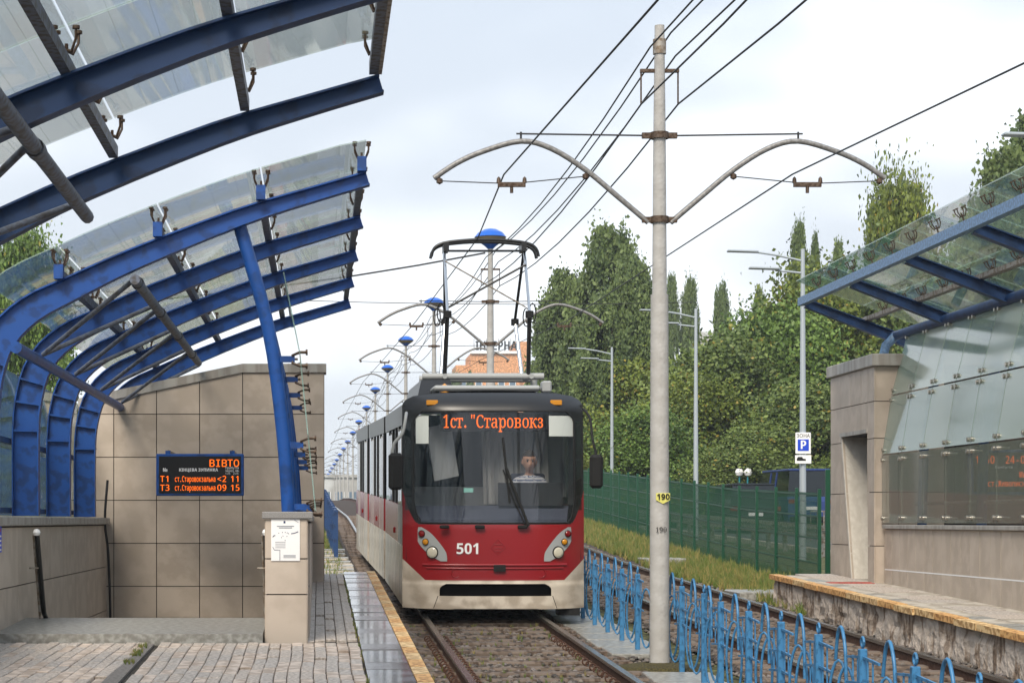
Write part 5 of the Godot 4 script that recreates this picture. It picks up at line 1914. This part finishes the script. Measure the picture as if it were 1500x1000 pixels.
# ------------------------------------------------------------------ street behind the fence
func street():
	var m := mb()
	var ds := [0.0, 20.0, 40.0, 57.0, 75.0, 100.0, 130.0, 170.0, 220.0, 300.0]
	for i in ds.size() - 1:
		var p := []
		for q in [[12.9, 0], [22.5, 0], [22.5, 1], [12.9, 1]]:
			var d: float = ds[i + q[1]]
			p.append(Vector3(q[0], road_y(d) + 0.03, -d))
		m.face(p[0], p[1], p[2], p[3], p[0] - Vector3(0, 50, 0))
	setting(put(m, "road", M.asphalt), "grey asphalt street behind the green fence")
	m = mb()
	for i in ds.size() - 1:
		var p2 := []
		for y in [-0.1, 0.13]:
			for q in [[12.72, 0], [12.9, 0], [12.9, 1], [12.72, 1]]:
				var d: float = ds[i + q[1]]
				p2.append(Vector3(q[0], road_y(d) + y, -d))
		m.hexa(p2)
	setting(put(m, "kerb", M.concrete), "concrete kerb of the street")
	# guard rail
	var g := thing("guard_rail", "galvanised guard rail on posts behind the green fence", "guard rail")
	var pm := mb()
	pm.box(Vector3(0, 0.35, 0), Vector3(0.1, 0.8, 0.12))
	var post := pm.mesh(M.galvan)
	for i in 22:
		var d := 34.0 + i * 2.0
		var o := put(post, "post", null, g)
		o.position = Vector3(12.3, road_y(d), -d)
	for i in 11:
		var a := 34.0 + i * 4.0
		var b := a + 3.98
		m = mb()
		for k in [[0.62, 0.0], [0.74, -0.04], [0.5, -0.04]]:
			m.bar(Vector3(12.22 + k[1], road_y(a) + k[0], -a), Vector3(12.22 + k[1], road_y(b) + k[0], -b), 0.04, 0.1)
		put(m, "rail", M.galvan, g)
	# street lamps
	var first: Node3D = null
	var lamp_labels := ["double armed grey street lamp nearest the station canopy", "double armed grey street lamp carrying the parking sign", "double armed grey street lamp between the poplars and the sign", "double armed grey street lamp beside the big poplars"]
	for i in 4:
		var d: float = [31.5, 48.0, 64.6, 82.4][i]
		var at := Vector3([12.3, 11.35, 11.9, 11.8][i], road_y(d) - 0.05, -d)
		if first == null:
			first = thing("street_lamp", lamp_labels[0], "street lamp", at, "street lamps along the road")
			first.set_meta("base", "street_lamp")
			m = mb()
			m.tube([Vector3(0, 0, 0), Vector3(0, 3.5, 0), Vector3(0, 7.35, 0)], [0.085, 0.07, 0.045], 10)
			put(m, "mast", M.lamp_post, first)
			for q in [[7.28, 1.76, 0.22], [6.88, 1.25, 0.1]]:
				m = mb()
				m.tube([Vector3(0.02, q[0] - q[2], 0), Vector3(-0.6, q[0] - q[2] * 0.35, 0), Vector3(-q[1] + 0.65, q[0], 0)], 0.026, 8)
				put(m, "arm", M.lamp_post, first)
				m = mb()
				m.bevel(Vector3(-q[1] + 0.35, q[0] + 0.015, 0), Vector3(0.72, 0.05, 0.2), 0.015, Basis(Vector3(0, 0, 1), -0.03))
				put(m, "lamp_head", M.lamp_post, first)
		else: copy(first, at, lamp_labels[i])
	# parking signs on the second lamp
	var sb := Vector3(11.35, 0, -47.88)
	var sg := thing("parking_sign", "white and blue parking zone sign on a street lamp", "sign", sb + Vector3(-0.02, EYE + 1.82, 0))
	m = mb()
	m.bevel(Vector3.ZERO, Vector3(0.36, 0.5, 0.02), 0.008)
	put(m, "plate", M.white, sg)
	m = mb()
	m.box(Vector3(0, -0.045, 0.012), Vector3(0.26, 0.27, 0.006))
	put(m, "blue_square", M.sign_blue, sg)
	lettering("P", 0.27, M.white, "lettering", sg, Vector3(0, -0.04, 0.017), "Droid Sans", true, 0.004, HORIZONTAL_ALIGNMENT_CENTER)
	lettering("ЗОНА", 0.12, M.rubber, "lettering", sg, Vector3(0, 0.175, 0.012), "Droid Sans", false, 0.004, HORIZONTAL_ALIGNMENT_CENTER)
	var s2 := thing("parking_sign", "small white plate with a black car pictogram under the parking sign", "sign", sb + Vector3(-0.02, EYE + 1.44, 0))
	m = mb()
	m.bevel(Vector3.ZERO, Vector3(0.38, 0.2, 0.02), 0.008)
	put(m, "plate", M.white, s2)
	m = mb()
	m.slab([Vector2(-0.15, -0.03), Vector2(0.06, -0.03), Vector2(0.06, 0.01), Vector2(0.0, 0.02), Vector2(-0.03, 0.06), Vector2(-0.12, 0.06), Vector2(-0.15, 0.02)], Vector3(0, 0, 0.011), Vector3.RIGHT, Vector3.UP, Vector3(0, 0, 0.003))
	put(m, "pictogram", M.rubber, s2)
	# twin globe lamp
	var gl := thing("globe_lamp", "teal post with two white globe lamps behind the fence", "street lamp", Vector3(16.6, road_y(80.0), -80.0))
	m = mb()
	for s in [-1, 1]: m.tube([Vector3(0, 0, 0), Vector3(0, 1.4, 0), Vector3(s * 0.16, 1.75, 0), Vector3(s * 0.16, 2.1, 0)], 0.035, 8)
	put(m, "post", mat(Color(0.1, 0.45, 0.5), 0.5), gl)
	for s in [-1, 1]:
		m = mb()
		m.lathe(Vector3(s * 0.17, 2.24, 0), [[0.0, -0.17], [0.12, -0.12], [0.17, 0.0], [0.12, 0.12], [0.0, 0.17]], 16)
		put(m, "globe", M.white, gl)
	car("dark sport utility car seen from behind through the fence", Vector3(15.3, road_y(74.0) + 0.03, -74.0), M.car_dark, 1.72, 4.6, 0.0)
	car("dark blue van parked ahead of the dark car", Vector3(17.6, road_y(76.0) + 0.03, -76.0), M.car_blue, 2.25, 4.9, 0.06)
	car("pale car parked far along the street", Vector3(16.2, road_y(104.0) + 0.03, -104.0), M.car_white, 1.45, 4.3, 0.0)
	# low metal barrier by the van
	var br := thing("street_barrier", "low grey metal barrier beside the parked van", "barrier", Vector3(14.9, road_y(62.0), -62.0))
	for k in 9:
		m = mb()
		m.bar(Vector3(k * 0.2, 0.0, 0), Vector3(k * 0.2, 0.95, 0), 0.025, 0.025, Vector3(0, 0, 1))
		put(m, "bar", M.galvan, br)
	m = mb()
	m.bar(Vector3(0, 0.95, 0), Vector3(1.6, 0.95, 0), 0.04, 0.04)
	put(m, "top_rail", M.galvan, br)

func car(label: String, at: Vector3, paint: Material, h: float, ln: float, turn: float):
	var c := thing("parked_car", label, "car" if h < 2.0 else "van", at)
	c.rotation.y = turn
	var m := mb()
	var hw := 0.9
	var belt := h * 0.55
	m.slab([Vector2(-ln / 2, 0.3), Vector2(-ln / 2, belt * 0.8), Vector2(-ln / 2 + 0.1, belt), Vector2(ln / 2 - 0.1, belt), Vector2(ln / 2, belt * 0.85), Vector2(ln / 2 + 0.04, 0.45), Vector2(ln / 2, 0.3)], Vector3(-hw, 0, 0), Vector3(0, 0, 1), Vector3.UP, Vector3(hw * 2, 0, 0))
	put(m, "body", paint, c)
	m = mb()
	var f := 0.9 if h < 2.0 else 0.5
	var top := [Vector3(-hw + 0.16, h - 0.08, -ln / 2 + f + 0.5), Vector3(hw - 0.16, h - 0.08, -ln / 2 + f + 0.5), Vector3(hw - 0.16, h - 0.08, ln / 2 - 0.35), Vector3(-hw + 0.16, h - 0.08, ln / 2 - 0.35)]
	m.hexa([Vector3(-hw + 0.03, belt, -ln / 2 + f), Vector3(hw - 0.03, belt, -ln / 2 + f), Vector3(hw - 0.03, belt, ln / 2 - 0.12), Vector3(-hw + 0.03, belt, ln / 2 - 0.12)] + top)
	put(m, "window_band", M.car_glass, c)
	m = mb()
	m.bevel(Vector3(0, h - 0.045, f / 2 + 0.08), Vector3(hw * 2 - 0.28, 0.09, ln - f - 0.8), 0.03)
	put(m, "roof", paint, c)
	for s in [-1, 1]:
		for z in [-ln / 2 + 0.85, ln / 2 - 0.85]:
			m = mb()
			m.lathe(Vector3(s * (hw - 0.18), 0.33, z), [[0.2, 0.0], [0.33, 0.02], [0.33, 0.18], [0.2, 0.2], [0.0, 0.19]], 18, Vector3(s, 0, 0))
			put(m, "wheel", M.rubber, c)
		m = mb()
		m.bevel(Vector3(s * (hw - 0.14), belt * 0.86, ln / 2 + 0.01), Vector3(0.24, 0.16, 0.06), 0.015)
		put(m, "tail_light", M.lens_red, c)
		for q in [[-0.2, 0.5], [0.55, 0.4]]:
			m = mb()
			m.bar(Vector3(s * (hw - 0.02), belt, q[0]), Vector3(s * (hw - 0.15), h - 0.1, q[0]), 0.05, 0.08, Vector3(0, 0, 1))
			put(m, "window_pillar", paint, c)
	m = mb()
	m.bevel(Vector3(0, belt * 0.66, ln / 2 + 0.03), Vector3(0.52, 0.12, 0.02), 0.005)
	put(m, "number_plate", M.white, c)
	m = mb()
	m.bevel(Vector3(0, 0.42, ln / 2 + 0.05), Vector3(hw * 2 - 0.1, 0.2, 0.12), 0.04)
	put(m, "bumper", M.rubber, c)

# ------------------------------------------------------------------ far buildings
func window_grid(b: Node3D, x0: float, x1: float, nx: int, y0: float, ny: int, dy: float, z: float, w: float, h: float, mt: Material):
	var m := mb()
	m.box(Vector3.ZERO, Vector3(w, h, 0.3))
	var pane := m.mesh(mt)
	m = mb()
	m.box(Vector3(0, -h / 2 - 0.1, 0.1), Vector3(w + 0.2, 0.2, 0.3))
	for s in [-1, 1]: m.box(Vector3(s * (w / 2 + 0.06), 0, 0.05), Vector3(0.12, h, 0.3))
	var fr := m.mesh(M.white)
	for i in nx:
		for j in ny:
			var o := put(pane, "window", null, b)
			o.position = Vector3(lerpf(x0, x1, (i + 0.5) / nx), y0 + j * dy, z)
			put(fr, "frame", null, o)

func far_buildings():
	var b := thing("orange_building", "orange brick apartment block with dark letters along its roof", "building", Vector3(0, 0, -400))
	var m := mb()
	m.box(Vector3(34.5, 17.0, -8), Vector3(9.6, 35.0, 14))
	put(m, "main_block", M.brick_orange, b)
	m = mb()
	m.box(Vector3(40.0, 18.0, -9), Vector3(2.8, 38.0, 12))
	put(m, "tower", M.brick_orange, b)
	m = mb()
	m.box(Vector3(28.3, 15.8, -8), Vector3(2.8, 33.0, 12))
	put(m, "side_block", M.brick_orange, b)
	window_grid(b, 30.2, 39.0, 4, 12.0, 6, 3.4, -0.9, 1.1, 1.6, M.far_glass)
	window_grid(b, 27.2, 29.4, 1, 12.0, 6, 3.4, -1.9, 1.1, 1.6, M.far_glass)
	m = mb()
	m.box(Vector3(34.5, 34.7, -0.8), Vector3(9.8, 0.5, 0.6))
	put(m, "cornice", M.white, b)
	var l := lettering("ІНТЕРНА", 2.4, M.rubber, "roof_letters", b, Vector3(30.6, 36.0, -1.0), "Droid Sans", true, 0.3)
	l.scale.x = 0.82
	m = mb()
	for k in 8: m.rod(Vector3(30.4 + k * 1.2, 34.5, -1.2), Vector3(30.4 + k * 1.2, 37.4, -1.2), 0.06, 5)
	put(m, "letter_frame", M.galvan, b)
	# long pale building at the end of the line
	var d := 330.0
	var y := rail_y(d)
	var p := thing("pale_building", "long pale low building with green doors at the end of the line", "building", Vector3(0, y, -d))
	m = mb()
	m.box(Vector3(8.0, 2.4, -4), Vector3(34.0, 6.2, 8))
	put(m, "wall", M.far_wall, p)
	window_grid(p, 0.0, 20.0, 9, 2.4, 1, 2.4, 0.05, 1.4, 1.5, M.far_glass)
	for k in 8:
		m = mb()
		m.box(Vector3(1.2 + k * 2.4, -0.4, 0.05), Vector3(1.5, 2.0, 0.2))
		put(m, "door", M.green, p)
	m = mb()
	m.box(Vector3(8.0, 5.7, -4), Vector3(34.6, 0.5, 8.6))
	put(m, "roof", M.far_wall, p)
	var wb := thing("white_building", "white tower block glimpsed between the poplars", "building", Vector3(64.0, 0, -330))
	m = mb()
	m.box(Vector3(0, 16.0, -6), Vector3(5.0, 32.6, 10))
	put(m, "wall", M.far_wall, wb)
	window_grid(wb, -2.2, 2.2, 2, 20.0, 4, 3.2, -0.95, 1.2, 1.6, M.far_glass)
	m = mb()
	for k in 13:
		var x0 := -500.0 + k * 80.0
		var h0 := 16.0 + 7.0 * sin(k * 1.7)
		var h1 := 16.0 + 7.0 * sin((k + 1) * 1.7)
		m.hexa([Vector3(x0, 0, -1500), Vector3(x0 + 80, 0, -1500), Vector3(x0 + 80, 0, -1900), Vector3(x0, 0, -1900), Vector3(x0, h0, -1560), Vector3(x0 + 80, h1, -1560), Vector3(x0 + 80, h1, -1900), Vector3(x0, h0, -1900)])
	setting(put(m, "hills", mat(Color(0.3, 0.38, 0.3), 0.95)), "distant wooded hills")

# ------------------------------------------------------------------ trees
func crown(kind: int, sd: int, n: int) -> ArrayMesh:
	# leaf clumps through the volume of a crown one metre high and wide (0..1 in y)
	var r := RandomNumberGenerator.new()
	r.seed = sd
	var m := mb()
	var clumps := []
	var nc := 240 if kind == 0 else 64
	for i in nc:
		var h := r.randf()
		var rad := 0.0
		if kind == 0: rad = 0.5 * pow(sin(PI * clampf(h * 0.86 + 0.1, 0, 1)), 0.62)     # columnar poplar
		else: rad = 0.5 * pow(sin(PI * clampf(h * 0.8 + 0.16, 0, 1)), 0.6)
		var a := r.randf() * TAU
		var k := sqrt(r.randf()) * 0.92
		var size := (0.06 if kind == 0 else 0.155) * r.randf_range(0.6, 1.3)
		clumps.append([Vector3(cos(a) * rad * k, h, sin(a) * rad * k), size, r.randf_range(-1.0, 1.0), k])
	for i in n:
		var c = clumps[r.randi() % nc]
		var d = Vector3(r.randfn(), r.randfn() * (1.5 if kind == 0 else 0.8), r.randfn()) * c[1] * 0.55
		if kind == 0: d *= Vector3(1.15, 0.62, 1.15)
		var p: Vector3 = c[0] + d
		if p.y < 0.0: continue
		var s := r.randf_range(0.007, 0.016) * (1.0 if kind == 0 else 1.15)
		var b := Basis.from_euler(Vector3(r.randf() * TAU, r.randf() * TAU, r.randf() * TAU))
		if kind == 0: b = b.scaled(Vector3(1.5, 1.0, 1.5))
		var v := clampf(0.5 + 0.3 * c[2] + r.randf_range(-0.35, 0.35), 0, 1)
		var g0 := Color(0.05, 0.085, 0.025)
		var g1 := Color(0.15, 0.205, 0.06)
		if kind == 1:
			g0 = Color(0.045, 0.08, 0.018)
			g1 = Color(0.18, 0.24, 0.05)
		m.tint = g0.lerp(g1, v)
		if kind == 1 and r.randf() < 0.03: m.tint = Color(0.28, 0.22, 0.04)
		var up: Vector3 = (p - Vector3(0, 0.45, 0)).normalized()
		var q := []
		for e in [Vector3(-1, 0, 0), Vector3(0, 0.25, -0.6), Vector3(1, 0, 0), Vector3(0, 0.25, 0.6)]: q.append(p + b * (e * s))
		var nn: Vector3 = (b * Vector3.UP).normalized()
		if nn.dot(up) < 0: nn = -nn
		m.tri(q[0], q[1], q[2], nn, nn, nn)
		m.tri(q[0], q[2], q[3], nn, nn, nn)
	return m.mesh(M.leafy)

func trees():
	var crowns := {0: [], 1: []}
	for k in 3:
		crowns[0].append(crown(0, 100 + k, 52000))
		crowns[1].append(crown(1, 200 + k, 42000))
	# x, D, top height above eye, width, kind, label
	var list := [
		[14.9, 105.0, 14.4, 5.4, 0, "tallest broad poplar rising beside the tram"],
		[13.1, 108.0, 12.7, 5.0, 0, "broad poplar left of the tallest one"],
		[13.0, 114.0, 11.4, 3.6, 0, "lower poplar beside the pantograph"],
		[15.3, 100.0, 12.2, 3.8, 0, "poplar right behind the concrete pole"],
		[13.9, 99.0, 10.6, 4.2, 0, "low poplar in front of the tallest one"],
		[29.3, 170.0, 19.6, 2.0, 0, "slim far poplar beyond the grey pole"],
		[31.0, 171.0, 19.4, 2.4, 0, "slim far poplar, second of the far row"],
		[33.8, 172.0, 19.2, 2.5, 0, "slim far poplar, third of the far row"],
		[37.0, 172.0, 18.8, 2.2, 0, "slim far poplar, last of the far row"],
		[30.5, 130.0, 18.1, 2.0, 0, "slim poplar beside the signed street lamp"],
		[31.7, 131.0, 17.6, 1.6, 0, "thin poplar next to the signed street lamp"],
		[33.0, 130.0, 17.0, 2.0, 0, "poplar above the canopy corner"],
		[29.9, 110.0, 16.3, 1.9, 0, "slim poplar over the glass canopy"],
		[31.4, 110.0, 17.5, 1.8, 0, "taller slim poplar over the glass canopy"],
		[32.4, 111.0, 17.2, 1.8, 0, "slim poplar nearest the yellowish tree"],
		[25.4, 75.0, 13.0, 5.0, 0, "big poplar at the right edge above the canopy"],
		[27.2, 77.0, 14.6, 5.4, 0, "big poplar rising out of frame above the canopy"],
		[16.0, 88.0, 5.6, 6.0, 1, "low leafy tree behind the grey pole"],
		[18.0, 90.0, 7.6, 7.5, 1, "broad leafy tree behind the middle street lamp"],
		[20.6, 92.0, 9.0, 7.5, 1, "tall leafy tree left of the parking sign"],
		[23.0, 95.0, 10.8, 8.0, 1, "tall leafy tree behind the parking sign"],
		[26.2, 95.0, 11.2, 8.0, 1, "tall leafy tree behind the canopy corner"],
		[30.0, 92.0, 12.4, 8.5, 1, "tall leafy tree behind the station entrance"],
		[28.5, 100.0, 15.6, 5.0, 1, "yellowish tree above the glass canopy"],
		[35.0, 100.0, 14.5, 9.0, 1, "leafy tree behind the glass canopy"],
		[13.4, 84.0, 4.2, 5.0, 1, "bushy tree beside the tram mirror"],
		[15.0, 98.0, 7.0, 6.0, 1, "leafy tree at the foot of the poplars"],
		[20.0, 84.0, 5.2, 6.5, 1, "leafy tree behind the globe lamps"],
		[23.5, 84.0, 6.2, 7.0, 1, "leafy tree behind the blue van"],
		[27.0, 84.0, 7.5, 7.0, 1, "leafy tree beside the tiled pier"],
		[17.6, 82.0, 3.4, 5.0, 1, "low bushy tree behind the dark car"],
		[-11.4, 80.0, 10.7, 4.4, 1, "leafy tree top showing above the left canopy"],
		[-13.4, 82.0, 10.0, 4.0, 1, "leafy tree behind the left canopy columns"],
		[20.0, 300.0, 20.6, 3.4, 0, "far poplar beside the orange building"],
		[22.6, 305.0, 21.4, 3.0, 0, "far poplar in front of the orange building"],
		[26.6, 310.0, 19.6, 4.0, 0, "far poplar under the roof letters"],
		[16.5, 290.0, 18.0, 6.0, 1, "far round tree left of the orange building"]]
	for i in list.size():
		var q = list[i]
		var x: float = q[0]
		var d: float = q[1]
		var gy: float = ground_y(x, d) - 0.1
		var h: float = EYE + q[2] - gy
		var kind: int = q[4]
		var t := thing("poplar_tree" if kind == 0 else "leafy_tree", q[5], "tree", Vector3(x, gy, -d))
		t.rotation.y = i * 1.7
		var tr := mb()
		var r: float = 0.05 + h * 0.012
		tr.tube([Vector3.ZERO, Vector3(0.05, h * 0.3, 0), Vector3(0, h * 0.6, 0.05), Vector3(0, h * 0.92, 0)], [r, r * 0.8, r * 0.45, 0.02], 8)
		for k in 7:
			var a := k * 2.4
			var y0 := h * (0.15 + k * 0.09)
			var reach: float = q[3] * (0.2 if kind == 0 else 0.36)
			tr.tube([Vector3(0, y0, 0), Vector3(cos(a) * reach * 0.6, y0 + h * 0.08, sin(a) * reach * 0.6), Vector3(cos(a) * reach, y0 + h * (0.22 if kind == 0 else 0.13), sin(a) * reach)], [r * 0.4, r * 0.25, 0.015], 5)
		put(tr, "trunk", M.bark, t)
		var o := put(crowns[kind][i % 3], "crown", null, t)
		if kind == 1 and i % 3 > 0: o.material_override = M.leafy_b if i % 3 == 1 else M.leafy_c
		var low: float = 0.05 if kind == 0 else 0.03
		o.position.y = h * low
		o.scale = Vector3(q[3], h * (1.0 - low), q[3])
	# undergrowth along the street
	var labels := ["low bush behind the guard rail"]
	var bush: Node3D = null
	for i in 16:
		var d := 62.0 + i * 3.4
		var x := 23.0 + sin(i * 2.3) * 1.5 if i % 2 else 14.0 + (i % 5) * 0.3 + d * 0.035
		if i % 2 == 0: d += 20.0
		var at := Vector3(x, road_y(d) - 0.1, -d)
		if bush == null:
			bush = thing("bush", "low leafy bush along the far side of the street", "bush", at, "bushes along the street")
			bush.set_meta("base", "bush")
			var tr2 := mb()
			for k in 5: tr2.tube([Vector3.ZERO, Vector3(cos(k * 1.3) * 0.5, 0.8, sin(k * 1.3) * 0.5), Vector3(cos(k * 1.3) * 1.0, 1.8, sin(k * 1.3) * 1.0)], [0.05, 0.03, 0.01], 5)
			put(tr2, "stems", M.bark, bush)
			var o2 := put(crowns[1][0], "crown", null, bush)
			o2.scale = Vector3(3.6, 3.0, 3.6)
		else: copy(bush, at).rotation.y = i

# ------------------------------------------------------------------ small things
func small_things():
	# dark blue railing beyond the stairwell
	var u := thing("track_railing", "dark blue metal railing beside the bend behind the end wall", "railing")
	for i in 12:
		var d := 47.0 + i * 1.6
		var m := mb()
		var x := track_x(d) - 1.62
		m.box(Vector3(x, rail_y(d) + 0.42, -d), Vector3(0.1, 1.2, 0.1))
		put(m, "post", M.blue_dark, u)
		m = mb()
		var x2 := track_x(d + 1.6) - 1.62
		for y in [0.25, 0.6, 0.95]: m.bar(Vector3(x, rail_y(d) + y, -d), Vector3(x2, rail_y(d + 1.6) + y, -d - 1.6), 0.05, 0.08)
		put(m, "rails", M.blue_dark, u)
	# concrete crossing slabs behind the platform end and by the far fence
	var w := setting_node("walkway", "weathered concrete slabs beside the bend")
	for i in 22:
		var m := mb()
		m.bevel(Vector3.ZERO, Vector3(0.85, 0.08, 0.5), 0.01)
		var o := put(m, "slab", M.slab if i % 2 else M.concrete, w)
		var d := 33.4 + i * 0.8
		o.position = Vector3(track_x(d) - 1.78 + rng.randf_range(-0.05, 0.05), ground_y(0, d) + 0.1, -d)
		o.rotation = Vector3(0.026, rng.randf_range(-0.06, 0.06), rng.randf_range(-0.03, 0.03))
	for q in [[7.35, 34.2, "square concrete hatch lid in the grass by the far platform"], [7.7, 46.0, "small concrete slab in the grass beside the far track"]]:
		var m := mb()
		m.bevel(Vector3(0, 0.08, 0), Vector3(0.9, 0.2, 1.3), 0.02)
		var o := put(m, "hatch_lid", M.slab)
		o.position = Vector3(q[0], ground_y(q[0], q[1]), -q[1])
		tag(o, q[2], "slab")
